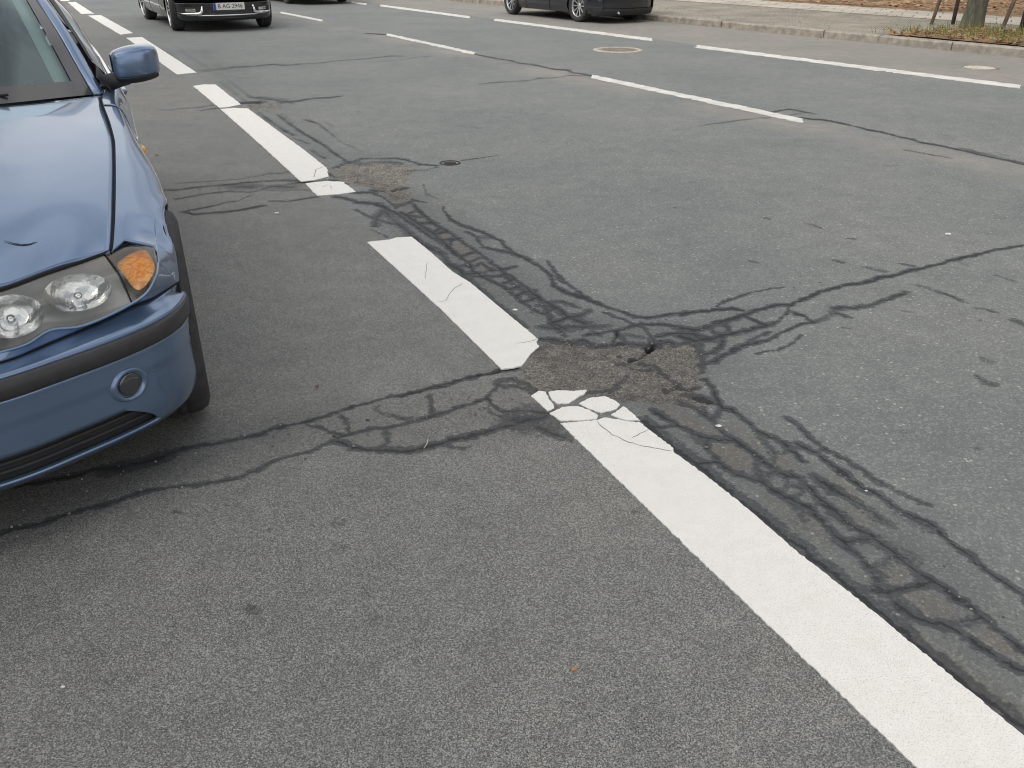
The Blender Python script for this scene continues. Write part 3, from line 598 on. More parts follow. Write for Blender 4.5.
# ------------------------------------------------------------ cars (local frame: x to the car's left, y to its rear, z up; origin under the nose)
def I(x, xs, ys): return float(np.interp(x, xs, ys))
_DX = np.arange(-.4, 5.2, .005); _GK = np.exp(-.5*(np.arange(-25, 26)*.005/.032)**2); _GK /= _GK.sum()
def smooth_table(xs, ys):
    t = np.interp(_DX, xs, ys); t = np.convolve(np.pad(t, 25, mode='edge'), _GK, 'valid'); return lambda d: float(np.interp(d, _DX, t))
def ss(x, a, b):
    t = min(1, max(0, (x-a)/(b-a))); return t*t*(3-2*t)
AX_F, AX_R, WR, ARCH, AZ = .70, 3.47, .343, .352, .340
side_y = smooth_table([.25,.3,.345,.42,.5,.6,.75,.95,1.1,1.3,2,3,3.5,3.9,4.15,4.3,4.4], [.74,.762,.782,.806,.815,.819,.826,.840,.856,.872,.876,.872,.868,.85,.81,.765,.70])
top_y = smooth_table([.2,.37,.4,.56,.754,.915,1.04,1.225,1.5,1.62,1.75,1.9,2.6,3.4,3.8,4.2,4.4], [.56,.636,.646,.677,.706,.727,.741,.746,.744,.766,.79,.803,.81,.80,.775,.71,.64])
top_z = smooth_table([.2,.37,.396,.558,.754,.915,1.043,1.225,1.5,1.62,1.75,2.2,3.2,3.8,4.2,4.4], [.60,.655,.665,.725,.782,.823,.846,.879,.918,.925,.938,.948,.962,.975,.968,.955])
def flank_profile(d):
    ys, zs, M = top_y(d), top_z(d), side_y(d); sp = zs - .52
    door = ss(d, 1.40, 1.80)
    B = (ys + .045*(1-door) + .018*door, zs - .008*(1-door) - .006*door)
    C = (ys*.42 + M*.58 + .006, zs - .27*sp*(1-door) - .12*sp*door)
    D = (M - .010, zs - .62*sp*(1-door) - .45*sp*door)
    bq = 1 - ss(d, .85, 1.45)                      # square-shouldered over the front wheel
    C = (C[0]*(1-bq)+(ys*.28+M*.72)*bq, C[1]*(1-bq)+(zs-.034)*bq); D = (D[0]*(1-bq)+(M-.001)*bq, D[1]*(1-bq)+(zs-.070)*bq); B = (B[0]-.014*bq, B[1]+.003*bq)
    k = 1 - ss(d, .43, .585)                       # round the lamp the wing follows the lens
    Ck = (I(d, [.25,.30,.33,.42,.505], [.70,.746,.755,.762,.766]), I(d, [.25,.3,.33,.42,.505], [.61,.634,.641,.653,.660]))
    Dk = (Ck[0]*.2 + M*.8 + .003, I(d, [.33, .42, .5], [.594, .606, .638]))
    C = (C[0]*(1-k)+Ck[0]*k, C[1]*(1-k)+Ck[1]*k); D = (D[0]*(1-k)+Dk[0]*k, D[1]*(1-k)+Dk[1]*k)
    ze = I(d, [.5, .75], [.548, .52])
    return [(ys, zs), B, C, D, (M+.001, ze), (M+.003, .44), (M-.008, .30), (M-.05, .19)]
def crom_knots(P, per=12):
    P = np.asarray(P, float); Q = np.vstack([2*P[0]-P[1], P, 2*P[-1]-P[-2]]); out = []
    for i in range(len(P)-1):
        p0, p1, p2, p3 = Q[i:i+4]
        h0, h1, h2 = (np.linalg.norm(p1-p0)+1e-6, np.linalg.norm(p2-p1)+1e-6, np.linalg.norm(p3-p2)+1e-6)
        m1 = ((p1-p0)/h0*h1 + (p2-p1)/h1*h0)/(h0+h1)*h1; m2 = ((p2-p1)/h1*h2 + (p3-p2)/h2*h1)/(h1+h2)*h1
        for k in range(per):
            t = k/per; out.append((2*t**3-3*t**2+1)*p1+(t**3-2*t**2+t)*m1+(-2*t**3+3*t**2)*p2+(t**3-t**2)*m2)
    out.append(P[-1]); return np.array(out)
def flank_point(d, v, cache={}):
    key = round(d, 4)
    if key not in cache: cache[key] = crom_knots(flank_profile(d))
    P = cache[key]; n = len(P)-1; x = v*n; i = min(int(x), n-1); f = x - i
    y, z = P[i]*(1-f) + P[i+1]*f
    for ax in (AX_F, AX_R):                              # lips round the wheel openings
        r = math.hypot(d-ax, z-AZ)
        y += .007*math.exp(-((r-ARCH-.010)/.018)**2) if z < .78 else 0
    return (y, d, z)
def arch_cut(G, drop):
    """G: (nv,nu,3) local grid; returns verts and faces with wheel openings cut out, rims snapped to the circle"""
    nv, nu = G.shape[:2]; V = G.reshape(-1, 3).copy(); f = []
    def inside(p): return any(math.hypot(p[1]-ax, p[2]-AZ) < ARCH and p[2] < .9 for ax in (AX_F, AX_R)) or drop(p)
    for j in range(nv-1):
        for i in range(nu-1):
            q = (j*nu+i, j*nu+i+1, (j+1)*nu+i+1, (j+1)*nu+i)
            c = V[list(q)].mean(0)
            if not inside(c): f.append(q)
    used = set(k for q in f for k in q)
    for k in used:
        p = V[k]
        for ax in (AX_F, AX_R):
            dx, dz = p[1]-ax, p[2]-AZ; r = math.hypot(dx, dz)
            if r < ARCH + .004 and r > .1 : V[k] = (p[0], ax+dx/r*(ARCH), AZ+dz/r*(ARCH))
    m = {k: i for i, k in enumerate(sorted(used))}
    return [V[k] for k in sorted(used)], [tuple(m[k] for k in q) for q in f]
def flank_part(name, mt, root, d0, d1, v0=0., v1=1., nu=60, nv=56, drop=lambda p: False, left=True, dfun=None):
    G = np.zeros((nv, nu, 3))
    for j in range(nv):
        v = v0 + (v1-v0)*j/(nv-1); a0 = dfun(v) if dfun else d0
        for i in range(nu): G[j, i] = flank_point(a0 + (d1-a0)*i/(nu-1), v)
    v, f = arch_cut(G, drop); mb = MB(); mb.add(v, f)
    if not left: mb.flipx()
    o = mb.build(name, mt, root)
    sol = o.modifiers.new('thick', 'SOLIDIFY'); sol.thickness = .012; sol.offset = -1 if left else -1
    return o
def nose_d(y): return I(abs(y), [0,.2,.33,.474,.56,.637,.70,.742,.775,.795,.812,.83,.842], [-.032,-.012,.015,.075,.115,.160,.205,.243,.288,.328,.372,.425,.49])
NOSE = [(0,-.032),(.2,-.012),(.33,.015),(.474,.075),(.56,.115),(.637,.158),(.70,.203),(.742,.243),(.775,.288),(.795,.328),(.812,.372),(.826,.42),(.838,.49)]
NP_ = crom([(y, d) for y, d in NOSE], 240)
NT_ = np.gradient(NP_, axis=0); NT_ /= np.linalg.norm(NT_, axis=1)[:, None]; NN_ = np.stack([NT_[:, 1], -NT_[:, 0]], 1)
def nose_pt(y, z, sb):
    """point on the nose plan curve (by its y), height z, set back sb; the ledge on top narrows towards the corner"""
    k = np.interp(y, NP_[:, 0], np.arange(len(NP_)))
    f = lambda A, c: np.interp(k, np.arange(len(A)), A[:, c])
    if sb > .03 and z > .4: sb = sb*I(y, [.5, .70, .79, .838], [1, .85, .5, .12])
    if sb >= .02 and z > .506: z -= I(y, [.40, .69], [.0325, 0])*min(1, (z-.506)/.04)
    if sb < 0: sb = sb*I(y, [.70, .80, .83], [1, .55, .1])
    return (f(NP_, 0) - f(NN_, 0)*sb, f(NP_, 1) - f(NN_, 1)*sb, z)
def nose_strip(zs, n=70, ybeg=0.0, yend=.838):
    """strip wrapped round the nose; ybeg / yend may be functions of z"""
    g = lambda q, z: q(z) if callable(q) else q
    rows = []
    for z, sb in zs:
        a0, b0 = g(ybeg, z), g(yend, z)
        ka, kb_ = np.interp([a0, b0], NP_[:, 0], np.arange(len(NP_)))
        ys = np.interp(np.linspace(ka, kb_, n), np.arange(len(NP_)), NP_[:, 0])
        rows.append([nose_pt(y, z, sb) for y in ys])
    return np.array(rows)

def make_wheel(root, x, ax, style, left):
    o = bpy.data.objects.new('wheel', None); COL.objects.link(o); o.parent = root; o.empty_display_size = .1
    o.location = (x, ax, WR); o.scale = (1, WR/.316, WR/.316); s = 1 if left else -1
    t = MB(); w2 = .103
    t.lathe([(.212, -w2*.8), (.235, -w2), (.275, -w2*1.04), (.300, -w2*.93), (.312, -w2*.72), (.3155, -w2*.35), (.3125, -w2*.33), (.3125, -w2*.29), (.3158, -w2*.27), (.316, -.006), (.3125, -.004), (.3125, .004), (.316, .006), (.3158, w2*.27), (.3125, w2*.29), (.3125, w2*.33), (.3155, w2*.35), (.312, w2*.72), (.300, w2*.93), (.275, w2*1.04), (.235, w2), (.212, w2*.8)], 64)
    t.build('tyre', M_rubber, o)
    r = MB(); r.lathe([(.205, -s*.09), (.198, -s*.085), (.196, s*.05), (.205, s*.075), (.219, s*.085), (.221, s*.078), (.212, s*.07)], 56)
    r.lathe([(.0, s*.052), (.028, s*.055), (.034, s*.045), (.06, s*.035), (.062, s*.0)], 28)
    n = {'five': 5, 'multi': 10, 'double': 7}[style]
    for k in range(n):
        a0 = 2*math.pi*k/n
        offs = (-.16, .16) if style == 'double' else (0,)
        for q in offs:
            for (r0, r1, w0, w1, h0, h1) in ((.05, .205, .034 if style == 'five' else .018, .046 if style == 'five' else .026, .045, .066),):
                v = []
                for (rr, ww, hh) in ((r0, w0, h0), (r1, w1, h1)):
                    for sx in (-1, 1):
                        for dh in (0, -.022):
                            an = a0 + q*(.6 if rr == r0 else 1)
                            c, si_ = math.cos(an), math.sin(an)
                            v.append((s*(hh+dh), rr*c - sx*ww/2*si_, rr*si_ + sx*ww/2*c))
                r.add(v, [(0,2,6,4),(1,5,7,3),(0,4,5,1),(2,3,7,6),(0,1,3,2),(4,6,7,5)])
    ro_ = r.build('rim', M_alloy, o, smooth=False)
    if style == 'double': ro_.scale = (1, 1.13, 1.13); ro_.location = (s*.028, 0, 0)
    d = MB(); d.lathe([(.0, -s*.01), (.15, -s*.01), (.15, -s*.03)], 32); d.build('brake_disc', mat('brake_steel', (.2, .19, .18), .4, .8), o)
    return o

def text_mesh(mb, body, size, M, depth=.001, space=1.0):
    cu = bpy.data.curves.new('txt', 'FONT'); cu.body = body; cu.size = size; cu.extrude = depth; cu.align_x = 'CENTER'; cu.align_y = 'CENTER'; cu.space_character = space
    o = bpy.data.objects.new('txt', cu); COL.objects.link(o); dg = bpy.context.evaluated_depsgraph_get(); dg.update()
    me_ = o.evaluated_get(dg).to_mesh()
    mb.add([M @ v.co for v in me_.vertices], [tuple(p.vertices) for p in me_.polygons])
    o.evaluated_get(dg).to_mesh_clear(); bpy.data.objects.remove(o); bpy.data.curves.remove(cu)

def build_car(name, label, pnt, loc, rz, scale=1.0, nose='smooth', wheels='multi', plate=None, trim=True, lower=None):
    root = empty(name, loc, rz, scale); setp(root, label, 'car')
    lower = lower or pnt
    # bonnet: lines from the middle outwards, nose to windscreen
    hood = loft([Y((.085,0,.700),(.34,0,.782),(.7,0,.868),(1.0,0,.92),(1.245,0,.952)),
                 Y((.10,.14,.698),(.36,.16,.784),(.7,.18,.867),(1.0,.19,.918),(1.26,.20,.951)),
                 Y((.15,.26,.680),(.40,.30,.775),(.72,.34,.858),(1.02,.37,.908),(1.30,.39,.945)),
                 Y((.222,.366,.662),(.46,.45,.762),(.76,.51,.838),(1.05,.54,.886),(1.42,.56,.932)),
                 Y((.372,.559,.660),(.54,.60,.738),(.76,.635,.802),(1.05,.655,.865),(1.52,.665,.924)),
                 Y(*[(d, top_y(d)-.004, top_z(d)) for d in (.392,.47,.558,.65,.754,.915,1.043,1.225,1.4,1.56)])], 60, 40)
    mb = MB(); mb.grid(hood); mb.mirror(); bon = mb.build('bonnet', pnt, root)
    s_ = bon.modifiers.new('thick', 'SOLIDIFY'); s_.thickness = .012; s_.offset = -1
    if nose == 'strip':
        sx = MB(); cand = hood.reshape(-1, 3)  # thin dark grey-blue line laid across the front of the bonnet
        def onhood(x, y):
            dd = (cand[:, 0]-x)**2+(cand[:, 1]-y)**2; ii = np.argsort(dd)[:12]; w_ = 1/(dd[ii]+1e-5); return float((cand[ii, 2]*w_).sum()/w_.sum())
        pts = crom([(.392,.372,0),(.41,.368,0),(.43,.370,0),(.45,.380,0),(.468,.395,0)], 24)
        sx.tube([(x, y, onhood(x, y)+.0035) for x, y, _ in pts], [.0004+.0016*math.sin(math.pi*k/23) for k in range(24)], 5); sx.build('bonnet_line', M_bonnet_line, bon)
    for L_ in (True, False):
        fl = 1 if L_ else -1
        # front wing with the panel round the lamp
        dfun = lambda v: I(v, [0, 1/7, 2/7, 2/7+.008, 3/7, 4/7, 4/7+.001, 1], [.398, .448, .426, .318, .340, .385, .50, .50])
        flank_part('front_wing', pnt, root, .30, 1.415, 0, 1, 190, 150, lambda p: p[2] < .546 and p[1] < .60, L_, dfun)
        dr = flank_part('front_door', pnt, root, 1.420, 2.42, 0, 1, 40, 50, left=L_)
        d2 = flank_part('rear_door', pnt, root, 2.425, 3.16, 0, 1, 30, 50, left=L_)
        flank_part('rear_wing', pnt, root, 3.165, 4.30, 0, 1, 80, 60, left=L_)
        for dd, par in ((2.27, dr), (3.02, d2)):
            h = MB(); M_ = side_y(dd); pts = [(fl*(M_-.012), dd-.11, .845), (fl*(M_+.000), dd-.09, .845), (fl*(M_+.003), dd, .848), (fl*(M_+.000), dd+.07, .848), (fl*(M_-.012), dd+.09, .848)]
            h.tube(pts, [.012, .014, .015, .014, .012], 8); h.build('handle', pnt, par)
        for d0, d1 in ((1.14, 1.40), (1.435, 2.405), (2.44, 3.10)):     # rubbing strips
            pass
        # side repeater
        if trim:
            rp_ = MB(); d0, zz = 1.36, .742; yy = flank_point(d0, .0)[0]
            P = min((flank_point(d0, v/100) for v in range(100)), key=lambda p: abs(p[2]-zz))
            rp_.lathe([(.0, .013), (.011, .0125), (.019, .008), (.022, 0), (.022, -.01)], 20, (0, 0, 0))
            rp_.v = [(fl*(P[0] - .001 + x), P[1] + y*1.15, P[2] + z*.95) for x, y, z in rp_.v]
            rp_.build('side_repeater', M_amber, root)
        # mirror
        mi = MB(); n = 16; rings = []
        for (x, dd, dz, w_, h_) in ((.0, 1.70, .0, .02, .015), (.030, 1.695, -.006, .055, .046), (.040, 1.69, -.004, .066, .060), (.105, 1.685, .004, .070, .070), (.165, 1.695, .009, .066, .066), (.200, 1.715, .008, .05, .056), (.212, 1.735, .004, .02, .036)):
            rings.append([(fl*(.79+x), dd + .03 + w_*(math.copysign(abs(math.cos(2*math.pi*k/n))**.65, math.cos(2*math.pi*k/n))), 1.010 + dz + h_*math.copysign(abs(math.sin(2*math.pi*k/n))**.55, math.sin(2*math.pi*k/n))) for k in range(n+1)])
        up_ = MB(); up_.grid(rings[1:]); up_.add(rings[-1][:-1], [tuple(range(n))])
        mir = up_.build('wing_mirror', pnt, root); sb = mir.modifiers.new('s', 'SUBSURF'); sb.levels = sb.render_levels = 2
        lo = MB(); R2 = []
        for r_ in rings[1:-1]:
            c = np.mean(r_[:-1], 0); R2.append([tuple(c + (np.array(p)-c)*1.03 + np.array((0, -.002, -.004))) for p in r_[n//2+1:n]])
        lo.grid(R2); ob = lo.build('mirror_underside', M_plastic, mir); ss = ob.modifiers.new('s', 'SOLIDIFY'); ss.thickness = .006; ss = ob.modifiers.new('b', 'SUBSURF'); ss.levels = ss.render_levels = 1
        foot = MB(); foot.tube([(fl*.775, 1.70, .945), (fl*.83, 1.70, .958), (fl*.87, 1.70, .966)], [.034, .030, .028], 10); foot.build('mirror_foot', M_plastic, mir)
        gl_ = MB(); gl_.add([(fl*.85, 1.76, .97), (fl*.97, 1.76, .97), (fl*.97, 1.76, 1.05), (fl*.85, 1.76, 1.05)], [(0, 1, 2, 3)]); gl_.build('mirror_glass', M_chrome, mir, smooth=False)
    # windscreen, roof, pillars, glass
    wsb = Y((1.245,0,.958),(1.27,.22,.955),(1.33,.419,.947),(1.45,.574,.936),(1.53,.659,.928),(1.60,.722,.920))
    wsm = Y((1.62,0,1.18),(1.64,.2,1.177),(1.68,.38,1.165),(1.75,.53,1.145),(1.80,.61,1.125),(1.845,.658,1.115))
    wst = Y((2.02,0,1.378),(2.025,.2,1.376),(2.05,.36,1.365),(2.10,.48,1.347),(2.14,.54,1.330),(2.18,.578,1.312))
    G = loft([wsb, wsm, wst], 60, 40)
    def sub(G, u0, u1, v0, v1):
        nv, nu = G.shape[:2]; return G[int(v0*(nv-1)):int(v1*(nv-1))+1, int(u0*(nu-1)):int(u1*(nu-1))+1]
    ws = MB(); ws.grid(G); ws.mirror(); wso = ws.build('windscreen', M_ws, root)
    fr = MB()
    for (u0, u1, v0, v1) in ((.925, 1, 0, 1), (0, .93, 0, .11), (0, .93, .96, 1)):
        fr.grid(sub(G, u0, u1, v0, v1) + np.array((0, -.0015, .0025)))
    fr.mirror(); fr.build('windscreen_border', M_frit, wso)
    pt_ = MB(); H_ = sub(G, .845, .93, .10, .985) + np.array((-.004, .014, -.022)); pt_.grid(H_); pt_.build2('pillar_trim', M_innertrim, root)
    for wx in (-.05, -.62):                                               # wipers
        q = MB(); q.tube([(wx+.02, 1.30, .965), (wx+.28, 1.33, .966), (wx+.52 if wx > 0 else wx+.5, 1.37, .972)], [.011, .008, .005], 6); q.build('wiper', M_plastic, root)
    cw = MB(); cw.grid(loft([Y((1.17,0,.935),(1.22,.4,.925),(1.42,.66,.905),(1.50,.76,.90)), Y((1.32,0,.93),(1.38,.4,.925),(1.56,.66,.915),(1.68,.775,.915))], 30, 4)); cw.mirror(); cw.build('cowl', M_plastic, root)
    pil_in = Y((1.603,.724,.9195),(1.70,.697,1.002),(1.845,.660,1.114),(2.0,.620,1.218),(2.18,.580,1.311))
    pil_mid = Y((1.60,.748,.925),(1.70,.722,1.004),(1.845,.688,1.114),(2.0,.648,1.214),(2.20,.604,1.308))
    pil_out = Y((1.625,.768,.921),(1.72,.742,.996),(1.865,.708,1.096),(2.02,.668,1.194),(2.22,.622,1.287))
    ap = MB(); ap.grid(loft([pil_in, pil_mid, pil_out], 30, 9)); 
    for q in ap.build2('windscreen_pillar', pnt, root): x_ = q.modifiers.new('t', 'SOLIDIFY'); x_.thickness = .02; x_.offset = -1
    roof = loft([Y((2.022,0,1.382),(2.4,0,1.408),(2.8,0,1.408),(3.3,0,1.365)), Y((2.05,.36,1.368),(2.4,.38,1.392),(2.8,.38,1.392),(3.32,.36,1.35)),
                 Y((2.182,.58,1.314),(2.5,.585,1.338),(2.85,.585,1.337),(3.36,.56,1.285)), Y((2.22,.622,1.287),(2.5,.635,1.302),(2.85,.635,1.300),(3.40,.615,1.235))], 40, 24)
    rf = MB(); rf.grid(roof); rf.mirror(); q = rf.build('roof', pnt, root); x_ = q.modifiers.new('t', 'SOLIDIFY'); x_.thickness = .02; x_.offset = -1
    sgt = Y((1.80,.742,1.03),(1.90,.715,1.10),(2.05,.672,1.195),(2.24,.632,1.278),(2.6,.638,1.292),(3.0,.634,1.285),(3.36,.618,1.238))
    sgb = Y((1.72,.803,.945),(1.9,.806,.950),(2.1,.808,.953),(2.3,.81,.955),(2.7,.81,.96),(3.2,.80,.965),(3.62,.775,.975))
    sgm = Y((1.76,.785,.985),(1.90,.777,1.03),(2.07,.762,1.08),(2.27,.752,1.12),(2.65,.752,1.13),(3.1,.746,1.13),(3.5,.725,1.11))
    GS_ = loft([sgb, sgm, sgt], 60, 14)
    sg = MB(); sg.grid(GS_); sgs = sg.build2('side_glass', M_sideglass, root)
    off = np.array((.004, 0, .002))
    for q_, L_ in zip(sgs, (1, -1)):
        for u0, u1, v0, v1 in ((.42, .455, 0, .9), (.475, .50, 0, .9), (.80, .83, 0, .9), (0, 1, .9, 1)):
            bl = MB(); bl.grid(sub(GS_, u0, u1, v0, v1) + off)
            if L_ < 0: bl.flipx()
            bl.build('window_frame', M_plastic, q_)
        ch = MB(); ch.tube([np.array(p) + np.array((.010, 0, .002)) for p in crom(sgb, 30)], .008, 6)
        if L_ < 0: ch.flipx()
        ch.build('window_trim', M_chrome, q_)
    tr_ = MB(); tr_.add([(.795, 1.62, .925), (.803, 1.74, .945), (.765, 1.77, 1.01), (.752, 1.68, .975)], [(0, 1, 2, 3)]); tr_.build2('mirror_triangle', M_plastic, root)
    rw = loft([Y((3.30,0,1.363),(3.33,.36,1.348),(3.37,.555,1.283)), Y((3.62,0,1.21),(3.64,.36,1.20),(3.67,.60,1.16)), Y((3.92,0,1.01),(3.92,.40,1.008),(3.88,.66,1.0))], 30, 16)
    q = MB(); q.grid(rw); q.mirror(); q.build('rear_window', M_sideglass, root)
    cp = MB(); cp.grid(loft([Y((3.37,.558,1.284),(3.66,.605,1.162),(3.88,.665,1.0)), Y((3.40,.617,1.236),(3.56,.69,1.11),(3.80,.77,.982)), ], 16, 8)); cp.grid(loft([Y((3.38,.616,1.236),(3.44,.69,1.10),(3.50,.775,.972)), Y((3.40,.617,1.236),(3.56,.69,1.11),(3.80,.772,.980))], 16, 6)); cp.build2('rear_pillar', pnt, root)
    bt = MB(); bt.grid(loft([Y((3.90,0,1.015),(4.2,0,1.01),(4.40,0,.99),(4.43,0,.93),(4.445,0,.62)), Y((3.90,.4,1.01),(4.18,.4,1.005),(4.37,.4,.985),(4.40,.4,.93),(4.42,.4,.62)), Y((3.85,.69,.985),(4.1,.675,.975),(4.27,.64,.96),(4.31,.62,.91),(4.35,.60,.62))], 40, 20)); bt.mirror(); bt.build('boot_lid', pnt, root)
    # tail
    def tail(y): return I(y, [0,.3,.5,.62,.72,.78,.815,.835], [4.475,4.455,4.42,4.375,4.31,4.24,4.16,4.06])
    ty = np.linspace(0, .835, 40)
    tb = MB(); tb.grid(np.array([[(y*(1-ins*.3), tail(y)-ins, z) for y in ty] for z, ins in ((.60,.06),(.585,.005),(.53,0),(.50,.012),(.495,.02),(.40,.02),(.30,.03),(.22,.05),(.18,.10))])); tb.mirror(); rb = tb.build('rear_bumper', pnt, root)
    lb = MB(); lb.grid(np.array([[(y, tail(y)+.004-ins, z) for y in ty] for z, ins in ((.31,.0),(.30,-.004),(.24,.0),(.17,.06))])); lb.mirror(); lb.build('bumper_apron', M_plastic, rb)
    for L_ in (1, -1):
        tl = MB(); tl.grid(np.array([[(L_*y, tail(y)-.035-.08*(z-.6), z) for y in np.linspace(.55, .80, 14)] for z in np.linspace(.60, .86, 8)])); tl.build('tail_light', M_red, root)
    ex = MB(); ex.tube([(.42, 4.1, .235), (.42, 4.46, .235)], .034, 16, False); ex.tube([(.42, 4.1, .235), (.42, 4.45, .235)], .029, 16); ex.build('exhaust_pipe', M_chrome, root)
    # underbody and cabin
    ub = MB(); ub.box((0, 2.2, .30), (1.36, 3.8, .22)); ub.box((0, 2.1, .46), (1.2, 3.4, .2)); ub.box((0, .95, .48), (.95, .8, .30)); ub.build('underbody', M_seam, root, smooth=False)
    for ax in (AX_F, AX_R):
        for L_ in (1, -1):
            wl = MB(); wl.grid([[(L_*x, ax + .363*math.cos(q), AZ + .363*math.sin(q)) for q in np.linspace(.15, math.pi-.15, 24)] for x in (.55, .805 if ax == AX_F else .84)]); wl.build('wheel_liner', M_seam, root)
    it = MB(); it.grid(loft([Y((1.36,0,.925),(1.40,.35,.92),(1.54,.64,.905)), Y((1.6,0,.935),(1.6,.35,.935),(1.72,.68,.90)), Y((1.85,0,.84),(1.85,.35,.85),(1.85,.72,.80))], 20, 10)); it.mirror(); it.build('dashboard', M_inner, root)
    for (sx, sy) in ((.36, 2.35), (-.36, 2.35), (.36, 3.15), (-.36, 3.15)):
        se = MB(); se.box((sx, sy, .62), (.5, .5, .18)); se.box((sx, sy+.3, .88), (.48, .14, .52), Matrix.Rotation(R(-14), 3, 'X')); se.box((sx, sy+.37, 1.2), (.26, .09, .17)); q = se.build('seat', M_inner, root, smooth=False); bv = q.modifiers.new('b', 'BEVEL'); bv.width = .04; bv.segments = 3
    sw = MB(); sw.tube([(.36+.185*math.cos(k*math.pi/12), 1.93+.05*math.sin(k*math.pi/12), .93+.17*math.sin(k*math.pi/12)) for k in range(25)], .015, 8); sw.box((.36, 1.93, .92), (.34, .03, .05)); sw.build('steering_wheel', M_plastic, root)
    # nose: bumper with ledge, rubber strip, lower grille
    up2 = nose_strip([(.546,.082),(.536,.072),(.522,.024),(.514,.006),(.506,.0),(.500,.004)], 90)
    glim = lambda z: .668 - .085*max(0, (z-.222)/.076)**1.6
    za = [(.452,.0),(.446,-.004)] + [(z, -.003 if z > .38 else .0) for z in np.linspace(.44, .298, 14)]
    zb = [(z, .014*max(0, (.298-z)/.076)**2) for z in np.linspace(.298, .222, 14)]
    zc = [(.222,.014),(.212,.018),(.205,.026),(.19,.040),(.178,.06),(.17,.09)]
    g0 = glim if nose == 'strip' else (lambda z: .3)
    gs_ = lambda z: g0(min(.298, max(.222, z)))
    def yend(z):
        dd = AX_F - math.sqrt(max(0, (ARCH+.003)**2-(z-AZ)**2))
        return min(.838, float(np.interp(dd, NP_[:, 1], NP_[:, 0])))
    bm_ = MB(); bm_.grid(nose_strip(za + zb[1:] + zc[1:], 80, gs_, yend)); bm_.grid(nose_strip(za, 80, 0, gs_)); bm_.grid(nose_strip(zc, 80, 0, gs_))
    if nose != 'strip': bm_.grid(nose_strip(zb, 40, 0, gs_))
    bm_.grid(up2); bm_.mirror()
    bo = bm_.build('front_bumper', lower, root); x_ = bo.modifiers.new('t', 'SOLIDIFY'); x_.thickness = .010; x_.offset = -1
    if nose == 'strip':
        rs = MB(); rs.grid(nose_strip([(.506,.012),(.503,-.006),(.497,-.012),(.482,-.016),(.464,-.016),(.455,-.012),(.450,-.005),(.448,.012)], 90, 0, .8325)); rs.mirror(); rs.build('bumper_strip', M_trim, bo)
        lg = MB()
        lg.grid(nose_strip([(.305,.0295),(.215,.0295)], 60, 0, .68))
        for zz in (.246, .270): lg.grid(nose_strip([(zz+.006,.029),(zz+.004,.022),(zz-.004,.020),(zz-.006,.029)], 60, 0, glim(zz)))
        lg.mirror(); lg.build('lower_grille', M_plastic, bo)
        lip = MB(); lip.tube([tuple(p) for p in nose_strip([(.2215,.010)], 60, 0, .672)[0]], .0055, 8); lip.mirror(); lip.build('grille_lip', pnt, bo)
    for L_ in (1, -1):
        yc = .612; dc = nose_d(yc); ang = math.atan2(nose_d(yc+.03)-nose_d(yc-.03), .06)
        Mx = Matrix.Translation((L_*yc, dc-.009, .368)) @ Matrix.Rotation(L_*ang, 4, 'Z')
        if nose == 'strip':
            fb = MB(); fb.lathe([(.050,.008),(.047,-.001),(.043,-.0035),(.0375,-.002),(.0345,.008)], 40, axis='y'); fb.v = [tuple(Mx @ Vector((x*1.12 - L_*.004*(y>.0), y, z))) for x, y, z in fb.v]; fo = fb.build('fog_light', lower, bo)
            fg = MB(); fg.lathe([(.0,-.005),(.018,-.0045),(.028,-.003),(.0345,-.0005),(.0345,.01)], 32, axis='y'); fg.v = [tuple(Mx @ Vector((x, y+.003, z))) for x, y, z in fg.v]; fg.build('fog_lens', mat('fog_glass', (.03, .034, .038), .08, .0, 1., spec=.8), fo)
        else:
            if L_ == 1:
                cb = MB(); cb.tube([(x, nose_d(abs(x))-.014, .262) for x in np.linspace(-.5, .5, 24)], .011, 8); cb.build('chrome_blade', M_chrome, bo)
            yc = .60; fz = .345
            def NP(y, z, o_=-.004): return (L_*y, nose_d(y)+o_*1.0, z)
            fo = MB(); fo.grid(np.array([[NP(y, z, -.003) for y in np.linspace(.46, .75, 12)] for z in (.29, .40)])); fo = fo.build('fog_light_recess', M_plastic, bo)
            fl2 = MB(); fl2.grid(np.array([[NP(y, z, -.010) for y in np.linspace(.53, .68, 10)] for z in (.322, .345, .368)])); fl2.build('fog_light', M_reflector, fo)
            cs = MB(); cs.tube([NP(.77, .298, -.012), NP(.66, .286, -.02), NP(.55, .284, -.022), NP(.47, .288, -.022), NP(.435, .33, -.02), NP(.425, .41, -.016)], [.010, .020, .026, .028, .026, .010], 8); cs.build('chrome_surround', M_chrome, fo)
    # head lamp cluster
    T_ = Y((.165,.28,.667),(.216,.366,.660),(.306,.483,.659),(.352,.559,.660),(.410,.645,.663),(.448,.690,.666),(.455,.735,.663),(.420,.757,.652))
    B_ = Y((.105,.28,.535),(.110,.338,.540),(.121,.397,.545),(.150,.455,.560),(.165,.520,.551),(.189,.599,.560),(.208,.642,.568),(.224,.702,.592),(.249,.734,.622),(.315,.753,.641))
    nL = 80; tA, bA = crom(T_, nL), crom(B_, nL)
    # fullness of the lens
    mid = (tA*.5 + bA*.5) + np.array([np.array((.012*min(1, k/nL*1.4), -.030, .004))*(1-(k/(nL-1))**3) for k in range(nL)])
    LG = np.stack([crom([tA[k], mid[k], bA[k]], 30) for k in range(nL)], 1)
